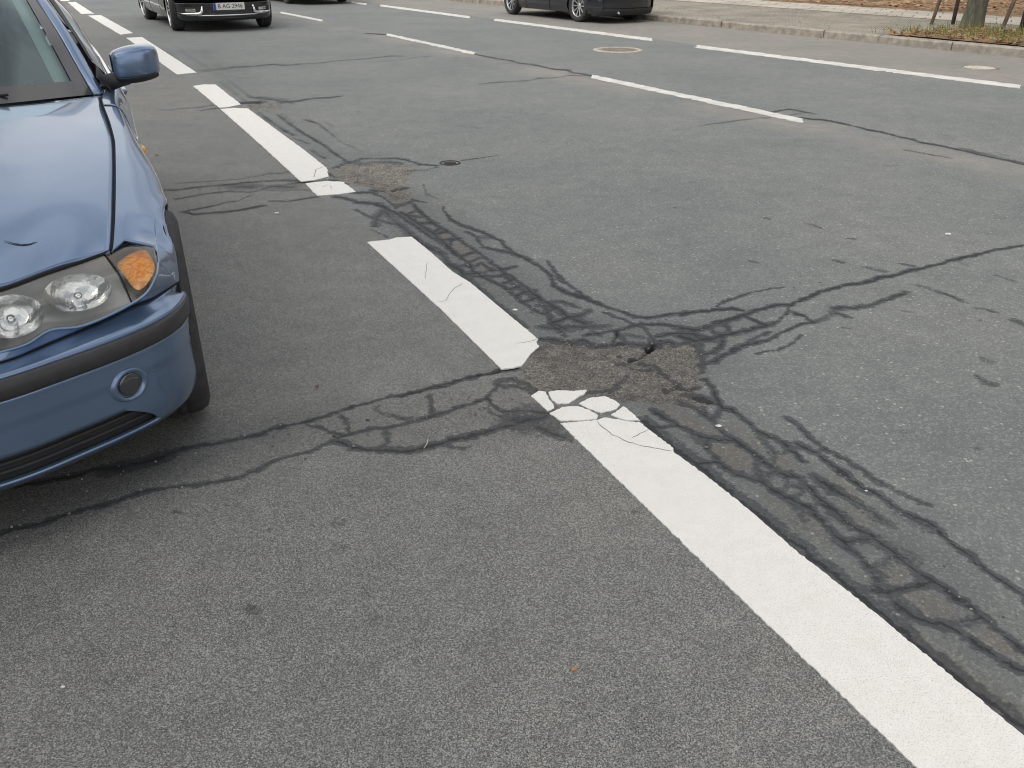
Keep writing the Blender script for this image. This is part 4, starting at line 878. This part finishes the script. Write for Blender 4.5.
    def LP(u, v, push=0.):
        nv, nu = LG.shape[:2]; x, y = u*(nu-1), v*(nv-1); i, j = min(int(x), nu-2), min(int(y), nv-2); fx, fy = x-i, y-j
        p = LG[j, i]*(1-fx)*(1-fy)+LG[j, i+1]*fx*(1-fy)+LG[j+1, i]*(1-fx)*fy+LG[j+1, i+1]*fx*fy
        nn = np.cross(LG[j, i+1]-LG[j, i], LG[j+1, i]-LG[j, i]); nn /= np.linalg.norm(nn)+1e-9
        if nn[1] > 0: nn = -nn
        return p + nn*push
    for L_ in (1, -1):
        hl = MB(); hl.grid(np.array([[LP(u, v, -.055*min(1, min(u*9, (1-u)*9, v*7, (1-v)*7))) for u in np.linspace(0, .91, 50)] for v in np.linspace(.02, .98, 24)]))
        if L_ < 0: hl.flipx()
        ho = hl.build('headlight', M_lamp_house, root)
        ln = MB(); ln.grid(LG[:, :int(nL*.70)]);
        if L_ < 0: ln.flipx()
        ln.build('lens', M_lens, ho)
        ln = MB(); ln.grid(LG[:, int(nL*.70):])
        if L_ < 0: ln.flipx()
        ln.build('turn_signal_lens', M_lens_clear, ho)
        dv = MB(); dv.tube([LP(.705, v, .0015) for v in np.linspace(0, 1, 16)], .0022, 6); dv.tube([LP(u, 0, .0) for u in np.linspace(0, .90, 60)], [.0058 if k < 48 else .0058-.0045*(k-48)/11 for k in range(60)], 6)
        if L_ < 0: dv.flipx()
        dv.build('lamp_seal', M_seam, ho)
        ed = MB(); ed.tube([LP(u, 1, .0) + np.array((0, -.002, -.003)) for u in np.linspace(0, 1, 70)], .0042, 6)
        if L_ < 0: ed.flipx()
        ed.build('lamp_edge', pnt, ho)
        for (u0, v0, ru, rv) in ((.50, .47, .088, .066), (.19, .50, .078, .060)):
            c = LP(u0, v0, -.008); eu = LP(u0+.02, v0)-LP(u0-.02, v0); eu /= np.linalg.norm(eu); ev = LP(u0, v0+.05)-LP(u0, v0-.05); ev -= eu*(ev@eu); ev /= np.linalg.norm(ev); en = LP(u0, v0, .1)-LP(u0, v0)
            en /= np.linalg.norm(en); rf_ = MB(); rows = []
            for (q, dp) in ((1.0, -.006), (.97, -.010), (.88, -.020), (.72, -.032), (.5, -.041), (.28, -.047), (.1, -.049)):
                rows.append([c + eu*ru*q*math.cos(2*math.pi*k/48) + ev*rv*q*math.sin(2*math.pi*k/48) + en*dp for k in range(49)])
            rf_.grid(rows)
            if L_ < 0: rf_.flipx()
            ro_ = rf_.build('reflector', M_reflector, ho)
            bu = MB(); bu.lathe([(.0, .034), (.010, .032), (.0145, .022), (.0145, .006), (.020, .002), (.020, -.004)], 20, axis='y')
            bu.v = [tuple(c + en*(-.042) + en*y*.9 + eu*x + ev*z) for x, y, z in bu.v]
            if L_ < 0: bu.flipx()
            bu.build('bulb', M_chrome, ro_)
        # amber insert: rounded four-sided patch
        am = MB(); cc = [(.722, .20), (.742, .88), (.945, .82), (.935, .14)]
        def quad(sx, sy):
            # squircle map keeps the corners round
            m_ = max(abs(sx), abs(sy)) + 1e-9; q_ = (abs(sx)**5+abs(sy)**5)**.2/m_*1.0; x, y = (sx/q_+1)/2, (sy/q_+1)/2
            p = np.array(cc[0])*(1-x)*(1-y)+np.array(cc[1])*(1-x)*y+np.array(cc[2])*x*y+np.array(cc[3])*x*(1-y); return p
        am.grid([[LP(*quad(sx, sy), -.005 - .006*max(abs(sx), abs(sy))**6) for sx in np.linspace(-1, 1, 24)] for sy in np.linspace(-1, 1, 24)])
        if L_ < 0: am.flipx()
        am.build('amber_insert', M_amber, ho)
    # painted strip between lamps and bumper, closing on the wing
    lowc = np.array(list(nose_strip([(.5475, .079)], 60, .28, .80)[0]) + [flank_point(.385, 4/7)])
    lowc = np.array([p for p in lowc[:-1] if p[1] < .36] + [lowc[-1]]); upc = np.array(list(bA[:-2]) + [flank_point(.318, 2/7+.012)])
    lowc, upc = crom(lowc[::4].tolist() + [lowc[-1]], 70), crom(upc[::4].tolist() + [upc[-1]], 70)
    endc = np.array([flank_point(I(v, [2/7+.012, 3/7, 4/7], [.318, .340, .385]), v) for v in np.linspace(2/7+.012, 4/7, 9)])
    Gp = np.stack([upc*(1-t)+lowc*t for t in np.linspace(0, 1, 9)], 0); dl = endc - Gp[:, -1]
    for k in range(70): Gp[:, k] += dl*max(0, (k-40)/29)**2
    Gp[1:-1, :, 1] -= .003
    for L_ in (1, -1):
        st_ = MB(); st_.grid(Gp)
        if L_ < 0: st_.flipx()
        st_.build('front_panel', pnt, root)
    for L_ in (1, -1):
        kd = MB(); ring = [(L_*(.135 + .105*math.cos(k*math.pi/16)), .098, .612 + .055*math.sin(k*math.pi/16)) for k in range(33)]; kd.tube(ring, .009, 6, False); kd.build('grille_frame', M_chrome, root)
    kg = MB(); kg.box((0, .14, .60), (.50, .05, .12))
    for k in range(18): kg.box((-.24+k*.0282, .112, .60), (.006, .01, .12))
    kg.build('grille', M_plastic, root, smooth=False)
    # joints
    for pts, rd in [([(top_y(d)-.001, d, top_z(d)+.0005) for d in np.linspace(.40, 1.55, 40)], .0030), ([tuple(p) for p in lowc], .0028)] + [([flank_point(dd, v) for v in np.linspace(.01, .97, 30)], .0026) for dd in (1.4175, 2.4225, 3.1625)]:
        sm = MB(); sm.tube(pts, rd, 6); sm.build2('panel_gap', M_seam, root)
    if trim:
        for d0, d1 in ((1.435, 2.405), (2.44, 3.09)):
            rs2 = MB(); rs2.grid([[(side_y(d) + .004 + .014*math.sin(math.pi*min(.95, max(.05, v))), d, .49+.05*v) for d in np.linspace(d0, d1, 20)] for v in np.linspace(0, 1, 6)]); rs2.build2('side_moulding', pnt, root)
    for ax in (AX_F, AX_R):
        [setattr(make_wheel(root, L_*(.752 if ax == AX_F else .745), ax-(.01 if ax == AX_F else 0), wheels, L_ > 0), 'rotation_euler', (0, 0, -R(5) if ax == AX_F else 0)) for L_ in (1, -1)]
    if plate:
        for front in (True, False):
            pb = MB(); dd = (-.052 if nose == 'strip' else -.046) if front else 4.462; zz = .40 if front else .74
            dd = dd if front else 4.452
            pb.box((0, dd, zz), (.52, .008, .11)); po = pb.build('number_plate', M_plate, root, smooth=False)
            sg_ = -1 if front else 1
            eb = MB(); eb.box((sg_*-.238 if not front else -.238, dd+sg_*.005, zz), (.042, .003, .108)); eb.build('country_band', M_plateblue, po, smooth=False)
            tx = MB(); Mx = Matrix.Translation((.02 if front else -.02, dd+sg_*.0045, zz)) @ (Matrix.Rotation(R(90), 4, 'X') if front else Matrix.Rotation(R(180), 4, 'Z') @ Matrix.Rotation(R(90), 4, 'X'))
            text_mesh(tx, plate, .092, Mx, .0008, 1.0); tx.build('plate_text', M_ink, po, smooth=False)
    return root

CAR_YAW = .476
build_car('parked_car', 'light blue car with amber-cornered round headlights parked in the near lane', M_blue, (-1.524, 1.662, 0), CAR_YAW, nose='strip', wheels='five')
build_car('parked_car', 'black car facing the camera with a white number plate and chrome fog lamp surrounds', M_black_paint, (-5.09, 16.66, 0), R(30), 1.06, nose='chrome', wheels='double', plate='B AG 2946', trim=False)
build_car('parked_car', 'dark grey saloon car seen from behind, parked at the far kerb near the manhole', M_dark_paint, (.237, 21.66, 0), R(-146), .87, nose='smooth', wheels='multi', trim=False)
build_car('parked_car', 'dark red car standing farthest away at the top edge, beyond the black car', M_red_paint, (-7.2, 27.85, 0), R(-146), 1.0, nose='smooth', wheels='multi', trim=False)
# ------------------------------------------------------------ far kerb, pavement, verge
KA, KB = st(gp(680, 23.5)), st(gp(1024, 58))
kd_ = Vector((KB[0]-KA[0], KB[1]-KA[1])).normalized()
def ks(a, o): # a metres along the kerb from KA (towards the camera side), o metres outward (away from the road)
    s = KA[0] + kd_.x*a - kd_.y*o*-1*-1; t_ = KA[1] + kd_.y*a
    # outward normal in (s,t): positive t side
    nx, ny = (-kd_.y, kd_.x) if kd_.x > 0 else (kd_.y, -kd_.x)
    return xy(KA[0] + kd_.x*a + nx*o, KA[1] + kd_.y*a + ny*o)
KH = .12
M_kerb = mat('granite_kerb', (.34, .305, .26), .85, var=.3, scale=9, bump=.3)
kb = MB(); a_ = -40.0
joints = [np.hypot(st(gp(u, v))[0]-KA[0], st(gp(u, v))[1]-KA[1]) for u, v in ((722,27.5),(772,32.5),(826,37.6),(876.5,43.5),(953,50.4))]
edges_ = [joints[0]-1.08*k for k in range(38, 0, -1)] + joints + [joints[-1]+1.12*k for k in range(1, 22)]
for e0, e1 in zip(edges_[:-1], edges_[1:]):
    jz = rng.uniform(-.006, .006); jo = rng.uniform(-.008, .008); g = .006; b_ = .022
    def prof(a): return [(*ks(a, jo), -.05), (*ks(a, jo), KH-b_+jz), (*ks(a, jo+b_), KH+jz), (*ks(a, .17), KH+jz), (*ks(a, .17), -.05)]
    p0, p1 = prof(e0+g), prof(e1-g); kb.add(p0+p1, [(i, i+1, i+6, i+5) for i in range(4)] + [(0, 4, 3, 2, 1), (5, 6, 7, 8, 9)])
ko = kb.build('kerb', M_kerb, None, smooth=False); setp(ko, kind='structure')
def paving_mat(name, c0, c1, gap, scale, size=(.06, .06), off=.5):
    m, t, b = newmat(name); N = t.nodes.new; K = t.links.new
    tcn = N('ShaderNodeTexCoord'); mp = N('ShaderNodeMapping'); mp.inputs['Rotation'].default_value = (0, 0, -PH); K(tcn.outputs['Object'], mp.inputs['Vector'])
    br = N('ShaderNodeTexBrick'); br.inputs['Scale'].default_value = 1; br.inputs['Brick Width'].default_value = size[0]; br.inputs['Row Height'].default_value = size[1]; br.inputs['Mortar Size'].default_value = gap
    br.inputs['Color1'].default_value = (*c0, 1); br.inputs['Color2'].default_value = (*c1, 1); br.inputs['Mortar'].default_value = (c0[0]*.4, c0[1]*.4, c0[2]*.35, 1); br.offset = off
    K(mp.outputs[0], br.inputs['Vector'])
    n = N('ShaderNodeTexNoise'); n.inputs['Scale'].default_value = scale; n.inputs['Detail'].default_value = 6; K(tcn.outputs['Object'], n.inputs['Vector'])
    r = N('ShaderNodeValToRGB'); r.color_ramp.elements[0].position = .3; r.color_ramp.elements[1].position = .7; r.color_ramp.elements[0].color = (.72, .72, .70, 1); r.color_ramp.elements[1].color = (1.15, 1.13, 1.08, 1); K(n.outputs['Fac'], r.inputs['Fac'])
    x = N('ShaderNodeMix'); x.data_type = 'RGBA'; x.blend_type = 'MULTIPLY'; x.inputs[0].default_value = 1; K(br.outputs['Color'], x.inputs[6]); K(r.outputs['Color'], x.inputs[7]); K(x.outputs[2], b.inputs['Base Color']); b.inputs['Roughness'].default_value = .9
    return m
M_cobble = paving_mat('mosaic_paving', (.35, .33, .285), (.45, .425, .37), .008, 1.3, (.08, .07))
M_slab = paving_mat('concrete_slabs', (.50, .465, .41), (.57, .535, .475), .012, 1.0, (.5, .5))
M_soil = mat('leafy_soil', (.29, .195, .115), .95, var=.5, scale=1.4, bump=.4)
def strip(name, o0, o1, z0, z1, mt, a0=-40, a1=26, kind='structure'):
    mb = MB(); n = 34; mb.grid([[(*ks(a0+(a1-a0)*i/(n-1), o), z) for i in range(n)] for o, z in ((o0, z0), (o1, z1))]); o = mb.build(name, mt, None, smooth=False); setp(o, kind=kind); return o
def koff(u, v, z):
    s, t_ = st(gp(u, v, z)); r = Vector((s-KA[0], t_-KA[1])); nx, ny = (-kd_.y, kd_.x) if kd_.x > 0 else (kd_.y, -kd_.x); return r.x*nx + r.y*ny, r.dot(kd_)
o_dark = (koff(747, 5, KH)[0] + koff(878, 16, KH)[0])/2; o_brown = (koff(764, 0, KH)[0] + koff(861, 7.4, KH)[0])/2
strip('pavement', .174, o_dark-.05, KH-.004, KH, M_cobble)
M_joint = mat('paving_edge', (.10, .095, .08), .9, var=.3, scale=8)
strip('pavement_edging', o_dark-.05, o_dark+.05, KH-.002, KH-.002, M_joint)
strip('footway', o_dark+.05, o_brown, KH, KH+.004, M_slab)
strip('verge', o_brown, o_brown+14, KH-.02, KH+.3, M_soil)
# leaf litter
def leaf_material(name, cols):
    m, t, b = newmat(name); N = t.nodes.new; K = t.links.new
    tcn = N('ShaderNodeTexCoord'); v = N('ShaderNodeTexWhiteNoise'); sn = N('ShaderNodeAttribute'); sn.attribute_name = 'tint'
    r = N('ShaderNodeValToRGB'); e_ = r.color_ramp.elements
    while len(e_) < len(cols): e_.new(.5)
    for i, (q, c) in enumerate(zip(e_, cols)): q.position = i/(len(cols)-1); q.color = (*c, 1)
    K(sn.outputs['Fac'], r.inputs['Fac']); K(r.outputs['Color'], b.inputs['Base Color']); b.inputs['Roughness'].default_value = .8
    return m
M_leaf = leaf_material('autumn_leaves', [(.14,.07,.03),(.30,.13,.05),(.44,.20,.075),(.40,.27,.12),(.24,.15,.08),(.50,.30,.14)])
M_grass = leaf_material('verge_grass', [(.09,.11,.03),(.16,.18,.05),(.24,.24,.09),(.32,.28,.14)])
M_litter = leaf_material('dry_leaves', [(.20,.10,.05),(.38,.19,.085),(.50,.31,.16),(.44,.33,.20),(.28,.18,.10)])
def scatter(name, mt, n, place, size, blade=False):
    v = []; f = []; tint = []
    for k in range(n):
        x, y, z = place(); s = rng.uniform(*size); a0 = rng.uniform(0, 6.283); til = rng.uniform(-.7, .7)
        c, q = math.cos(a0), math.sin(a0)
        if blade:
            lx, ly = rng.gauss(0, .04), rng.gauss(0, .04); P = [(x-c*.006, y-q*.006, z), (x+c*.006, y+q*.006, z), (x+lx, y+ly, z+s)]
        else:
            P = [(x + s*(c*a_-q*b_), y + s*(q*a_+c*b_), z + .4*s*(a_*til+.3*abs(b_)) + .004) for a_, b_ in ((-.6,0),(-.15,-.38),(.3,-.25),(.65,0),(.3,.25),(-.15,.38))]
        i0 = len(v); v += P; f.append(tuple(range(i0, i0+len(P)))); tint += [rng.random()]*len(P)
    o = mesh_obj(name, v, f, mt, None, False); at = o.data.attributes.new('tint', 'FLOAT', 'POINT'); at.data.foreach_set('value', tint); setp(o, kind='stuff'); return o
bo0 = [koff(*p, KH) for p in ((868,33),(905,24),(1024,29),(1024,46))]
bed_a0 = bo0[0][1]; bed_w = koff(960, 29, KH)[0] + .25
def bed():
    while True:
        a0 = rng.uniform(bed_a0, bed_a0+6.5); o = .19 + (bed_w-.19)*rng.random()**.9
        if (a0-bed_a0) < 1.3*(o/bed_w)*rng.uniform(.3, 1.3): continue
        return (*ks(a0, o), KH + rng.uniform(0, .07))
bedm = MB(); bedm.grid([[(*ks(bed_a0+.35*(1-i/12)+6.3*i/12, .176+(bed_w-.3)*j/5), KH+.006+.035*math.sin(math.pi*min(1, .1+j/5))*(i > 0)) for i in range(13)] for j in range(6)])
bd = bedm.build('tree_bed_soil', M_soil, None); setp(bd, kind='structure')
scatter('fallen_leaves', M_leaf, 2600, bed, (.05, .11))
scatter('grass_tufts', M_grass, 4200, lambda: bed(), (.05, .15), True)
scatter('leaf_litter', M_litter, 5200, lambda: (*ks(rng.uniform(-14, 9), o_brown-.15+rng.random()**1.3*5), KH+.03+rng.uniform(0, .08)), (.06, .14))
scatter('scattered_leaves', M_leaf, 220, lambda: (*ks(rng.uniform(-10, 8), rng.uniform(.3, o_brown)), KH+.008), (.03, .06))
scatter('gutter_leaves', M_leaf, 90, lambda: (*ks(rng.uniform(-10, 6), -.02-rng.random()**2*.3), .006), (.02, .045))
# ------------------------------------------------------------ street tree with its stakes
def bark():
    m, t, b = newmat('bark'); N = t.nodes.new; K = t.links.new
    tcn = N('ShaderNodeTexCoord'); mp = N('ShaderNodeMapping'); mp.inputs['Scale'].default_value = (9, 9, 1.6); K(tcn.outputs['Object'], mp.inputs['Vector'])
    n = N('ShaderNodeTexNoise'); n.inputs['Scale'].default_value = 2.5; n.inputs['Detail'].default_value = 8; n.inputs['Roughness'].default_value = .7; K(mp.outputs[0], n.inputs['Vector'])
    r = N('ShaderNodeValToRGB'); r.color_ramp.elements[0].position = .35; r.color_ramp.elements[1].position = .66; r.color_ramp.elements[0].color = (.055, .058, .040, 1); r.color_ramp.elements[1].color = (.16, .16, .115, 1); K(n.outputs['Fac'], r.inputs['Fac']); K(r.outputs['Color'], b.inputs['Base Color'])
    bp = N('ShaderNodeBump'); bp.inputs['Strength'].default_value = .8; bp.inputs['Distance'].default_value = .03; K(n.outputs['Fac'], bp.inputs['Height']); K(bp.outputs['Normal'], b.inputs['Normal']); b.inputs['Roughness'].default_value = .9
    return m
M_bark = bark()
def make_tree(loc, h, r0, label, leaves, seed, group=None):
    rr = random.Random(seed); root = empty('street_tree', loc); setp(root, label, 'tree', group)
    t = MB(); pts = [(0,0,-.05),(0,0,.08),(.01,0,.3),(.02,.01,.9),(0,.03,1.8),(-.02,.02,2.6)]; t.tube(pts, [r0*1.35, r0*1.15, r0*1.0, r0*.9, r0*.84, r0*.78], 18)
    tips = []
    def limb(p, d, ln, r, lv):
        q = [p]; dd = d.copy()
        for k in range(4):
            dd = (dd + Vector((rr.gauss(0, .14), rr.gauss(0, .14), .08))).normalized(); q.append(q[-1] + dd*ln/4)
        t.tube(q, [r*(1-.16*k) for k in range(5)], max(5, 10-2*lv)); tips.extend(q[2:])
        if lv < 3:
            for k in range(3 if lv else 3):
                i = rr.choice((2, 3, 4)); nd = (dd + Vector((rr.gauss(0, .7), rr.gauss(0, .7), rr.gauss(.15, .3)))).normalized(); limb(q[i], nd, ln*.66, r*.5, lv+1)
    for k in range(5):
        a0 = k*1.26 + rr.uniform(-.3, .3); limb(Vector((-.02, .02, 2.5)), Vector((math.cos(a0)*.55, math.sin(a0)*.55, .9)).normalized(), h*.33, r0*.5, 0)
    t.build('trunk', M_bark, root)
    v = []; f = []; tint = []
    for k in range(leaves):
        p = rr.choice(tips) + Vector((rr.gauss(0, .28), rr.gauss(0, .28), rr.gauss(0, .25))); a_ = Vector((rr.gauss(0,1), rr.gauss(0,1), rr.gauss(0,1))).normalized(); b_ = a_.orthogonal().normalized(); s = rr.uniform(.05, .11)
        i0 = len(v); v += [p-a_*s, p+b_*s*.5, p+a_*s, p-b_*s*.5]; f.append((i0, i0+1, i0+2, i0+3)); tint += [rr.random()]*4
    o = mesh_obj('crown', v, f, M_leaf, root, False); at = o.data.attributes.new('tint', 'FLOAT', 'POINT'); at.data.foreach_set('value', tint)
    return root
tb_ = gp(971, 28.5, KH)
make_tree((*tb_, KH), 7.5, .165, 'street tree with a mossy grey trunk in the leafy bed at the far kerb', 5000, 3)
for s0_, lab_ in ((3.2, 'street tree on the parking side pavement beside the blue car'), (12.5, 'street tree on the parking side pavement farther along behind the blue car')):
    make_tree((*xy(s0_, -4.4), .12), 9.0, .17, lab_, 6000, int(s0_*7), 'trees on the parking side')
M_stake = mat('weathered_stake', (.21, .15, .115), .9, var=.3, scale=12); M_stake_d = mat('dark_stake', (.075, .06, .05), .9, var=.3, scale=12)
for (u, v, du, mt, lab, rad) in ((929.5, 24.5, .34, M_stake, 'light brown tree stake leaning right, leftmost of the stakes round the trunk', .030), (952.5, 24.5, .02, M_stake_d, 'dark upright tree stake close to the left of the trunk', .034),
                          (1000, 29, .42, M_stake, 'light brown tree stake leaning right, just right of the trunk', .034), (1021, 29.5, .03, M_stake_d, 'dark upright tree stake at the right picture edge beside the leafy bed', .040)):
    bx_, by_ = gp(u, v, KH); k = MB(); k.tube([(0, 0, -.2), (du*.5, .0, .9), (du, 0, 1.9)], [rad, rad, rad*.95], 10); o = k.build('tree_stake', mt); o.location = (bx_, by_, KH); setp(o, lab, 'stake', 'stakes round the street tree')
# ------------------------------------------------------------ iron in the road
M_iron = mat('worn_iron', (.33, .29, .235), .55, .4, var=.3, scale=30); M_conc = mat('concrete_ring', (.50, .45, .37), .9, var=.2, scale=25, bump=.2)
M_hole = mat('rusty_hole', (.02, .014, .011), .9)
def manhole(u, v, rad, label, mt_c, mt_r):
    x, y = gp(u, v); root = empty('manhole_cover', (x, y, 0), PH); setp(root, label, 'manhole cover')
    r = MB(); r.lathe([(rad, -.02), (rad, .006), (rad*.80, .008), (rad*.79, -.01)], 48, axis='z'); r.build('frame', mt_r, root)
    c = MB(); c.lathe([(rad*.785, -.01), (rad*.785, .005), (rad*.74, .006), (.0, .006)], 48, axis='z')
    for k in range(-4, 5):
        for q in range(-4, 5):
            if math.hypot(k, q) < 4.3: c.box((k*rad*.155, q*rad*.155, .008), (rad*.09, rad*.09, .005))
    c.build('lid', mt_c, root, smooth=False)
manhole(618, 50, .375, 'round iron manhole cover in a pale concrete ring in the far lane', M_iron, M_conc)
manhole(979, 68, .235, 'small pale round manhole cover near the far kerb', mat('pale_cover', (.60, .56, .50), .8, var=.2, scale=20), M_iron)
x, y = gp(450, 163.2); root = empty('valve_cap', (x, y, 0)); setp(root, 'small dark round valve cap sunk in the middle lane', 'valve cap')
q = MB(); q.lathe([(.078, -.012), (.078, .004), (.066, .005), (.064, -.012)], 32, axis='z'); q.build('frame', mat('dark_iron', (.035, .032, .03), .6, .5), root)
q = MB(); q.lathe([(.064, -.006), (.05, -.006), (.048, .001), (.0, .001)], 32, axis='z'); q.build('lid', mat('rusty_lid', (.028, .018, .015), .8, var=.4, scale=60), root)
# loose grit broken out of the patches and swept along the seam
def grit(n):
    v = []; f = []; tint = []
    ico = bmesh.new(); bmesh.ops.create_icosphere(ico, subdivisions=1, radius=1); iv = [p.co.copy() for p in ico.verts]; fi = [[q.index for q in p.verts] for p in ico.faces]; ico.free()
    lines = [((520,372),(700,392),26),((540,345),(700,350),22),((335,172),(412,190),12),((700,400),(1020,650),55),((420,215),(560,330),26),((330,430),(540,400),35),((260,100),(340,165),12),((600,330),(900,270),30),((0,520),(300,430),40)]
    for k in range(n):
        (u0, v0), (u1, v1), sp = rng.choice(lines); h = rng.random(); x, y = gp(u0+(u1-u0)*h+rng.gauss(0, sp*.4), v0+(v1-v0)*h+rng.gauss(0, sp*.3)); s = rng.uniform(.0015, .0055)*(1.5 if rng.random() < .07 else 1)
        i0 = len(v); v += [(x+p.x*s*rng.uniform(.6, 1.2), y+p.y*s*rng.uniform(.6, 1.2), p.z*s*.6+s*.2) for p in iv]; f += [tuple(i0+i for i in q) for q in fi]; tint += [rng.random()]*len(iv)
    o = mesh_obj('loose_grit', v, f, leaf_material('grit_stone', [(.07,.068,.065),(.17,.165,.155),(.30,.285,.26),(.11,.10,.09)]), None, False); at = o.data.attributes.new('tint', 'FLOAT', 'POINT'); at.data.foreach_set('value', tint); setp(o, kind='stuff')
grit(900)
# ------------------------------------------------------------ litter
M_or = mat('orange_leaf', (.50, .24, .09), .8, var=.3, scale=120); M_chip = mat('pale_chip', (.72, .72, .68), .8, var=.2, scale=90); M_str = mat('dry_straw', (.62, .58, .48), .8); M_brn = mat('brown_leaf', (.16, .07, .04), .85, var=.3, scale=90)
def leaf_at(u, v, s, mt, lab, ang):
    m_ = MB(); n = 14; ring = []
    for k in range(n):
        a0 = 2*math.pi*k/n; rr_ = s*(.55+.3*abs(math.cos(a0*1.5))+rng.uniform(-.08, .08)); ring.append((rr_*math.cos(a0), rr_*.62*math.sin(a0), .004 + .25*s*abs(math.sin(a0))**2))
    m_.add([(0, 0, .004)] + ring, [(0, k+1, (k+1) % n+1) for k in range(n)]); m_.tube([(s*.5, 0, .006), (s*1.1, .1*s, .004)], .0009, 5)
    o = m_.build('fallen_leaf', mt); o.location = (*gp(u, v), .001); o.rotation_euler = (0, 0, ang); setp(o, lab, 'leaf'); return o
leaf_at(574, 671, .010, M_or, 'tiny orange leaf scrap on the coarse asphalt left of the long white line', .4)
leaf_at(317, 388, .012, M_brn, 'tiny red-brown leaf scrap on the asphalt near the blue car wheel', 1.2)
leaf_at(157, 156, .02, M_brn, 'dark twisted leaf on the asphalt beside the blue car wing', .2)
def chip_at(u, v, s, lab):
    bm = bmesh.new(); bmesh.ops.create_icosphere(bm, subdivisions=2, radius=1)
    for p in bm.verts: p.co = Vector((p.co.x*s*rng.uniform(.75, 1.25), p.co.y*s*.7*rng.uniform(.7, 1.2), p.co.z*s*.35))
    me_ = bpy.data.meshes.new('stone_chip'); bm.to_mesh(me_); bm.free(); me_.materials.append(M_chip); o = bpy.data.objects.new('stone_chip', me_); COL.objects.link(o); o.location = (*gp(u, v), .003); setp(o, lab, 'stone chip')
chip_at(515, 310.3, .013, 'flat pale chip on the dark seam right of the middle white stripe')
chip_at(718.5, 426.5, .011, 'pale chip lying in the crazed cracks right of the long white line')
chip_at(866, 491.5, .005, 'tiny white chip on the dark crack at right, nearest the picture edge')
chip_at(63, 687.5, .005, 'tiny white chip alone on the near asphalt at lower left')
chip_at(276.5, 213.5, .016, 'pale flattened spot on the asphalt left of the middle white stripe')
chip_at(948, 234.5, .018, 'pale sliver on the open lane at the right')
s_ = MB(); s_.tube([(0, 0, .004), (.012, .02, .006), (.018, .05, .004)], [.0012, .0015, .0008], 6); o = s_.build('straw', M_str); o.location = (*gp(424, 449), 0); o.rotation_euler = (0, 0, .2); setp(o, 'short pale straw standing across the left crack', 'straw')
# ------------------------------------------------------------ near pavement on the parking side and the houses of the street (seen in the paintwork)
lp = MB(); lp.grid([[(*xy(-8+50*i/12, t_), z) for i in range(13)] for t_, z in ((-8.5, .12), (-3.2, .12), (-3.2, -.05))]); o = lp.build('near_pavement', M_cobble, None, smooth=False); setp(o, kind='structure')
M_wall1 = mat('cream_render', (.48, .42, .33), .9, var=.12, scale=.8); M_wall2 = mat('red_brick_wall', (.24, .11, .075), .9, var=.25, scale=3); M_roof = mat('roof_tiles', (.16, .075, .05), .9, var=.3, scale=4); M_pane = mat('window_pane', (.03, .035, .04), .08, spec=.8); M_fr = mat('window_paint', (.7, .69, .66), .6)
def house(s0, t0, wd, dp, hgt, wall, label, rot):
    root = empty('apartment_building', (*xy(s0, t0), 0), rot); setp(root, label, 'building', 'houses along the street')
    b_ = MB(); b_.box((0, dp/2, hgt/2), (wd, dp, hgt)); b_.build('wall', wall, root, smooth=False)
    r_ = MB(); r_.add([(-wd/2-.3, -.4, hgt), (wd/2+.3, -.4, hgt), (wd/2+.3, dp+.4, hgt), (-wd/2-.3, dp+.4, hgt), (-wd/2-.3, dp/2, hgt+3), (wd/2+.3, dp/2, hgt+3)], [(0, 1, 5, 4), (2, 3, 4, 5), (0, 4, 3), (1, 2, 5), (0, 3, 2, 1)]); r_.build('roof', M_roof, root, smooth=False)
    n = int(wd/2.6); W_ = []
    proto = None
    for fl in range(int(hgt/3)):
        for k in range(n):
            x0, z0 = -wd/2 + wd*(k+.5)/n, 1.7 + fl*3
            if proto is None:
                f_ = MB()
                for c, d in (((-.6, -.03, 0), (.09, .09, 1.6)), ((.6, -.03, 0), (.09, .09, 1.6)), ((0, -.03, .76), (1.11, .09, .09)), ((0, -.03, -.76), (1.11, .09, .09)), ((0, -.028, 0), (.06, .07, 1.43))): f_.box(c, d)
                proto = f_.build('window', M_fr, root, smooth=False); p_ = MB(); p_.box((0, -.006, 0), (1.11, .02, 1.43)); pp = p_.build('pane', M_pane, proto, smooth=False); proto.location = (x0, 0, z0)
            else:
                c = proto.copy(); COL.objects.link(c); c.location = (x0, 0, z0); c2 = pp.copy(); COL.objects.link(c2); c2.parent = c
    return root
house(4, 25.5, 20, 10, 10, M_wall1, 'cream rendered apartment house across the street', -PH - R(90))
house(26, 27, 18, 10, 10, M_wall2, 'red brick apartment house across the street beyond the cream one', -PH - R(90))
house(-16, 25.5, 17, 10, 10, M_wall2, 'red brick apartment house across the street behind the camera', -PH - R(90))
house(6, -9.5, 22, 10, 10, M_wall1, 'cream apartment house on the parking side of the street', -PH + R(90))
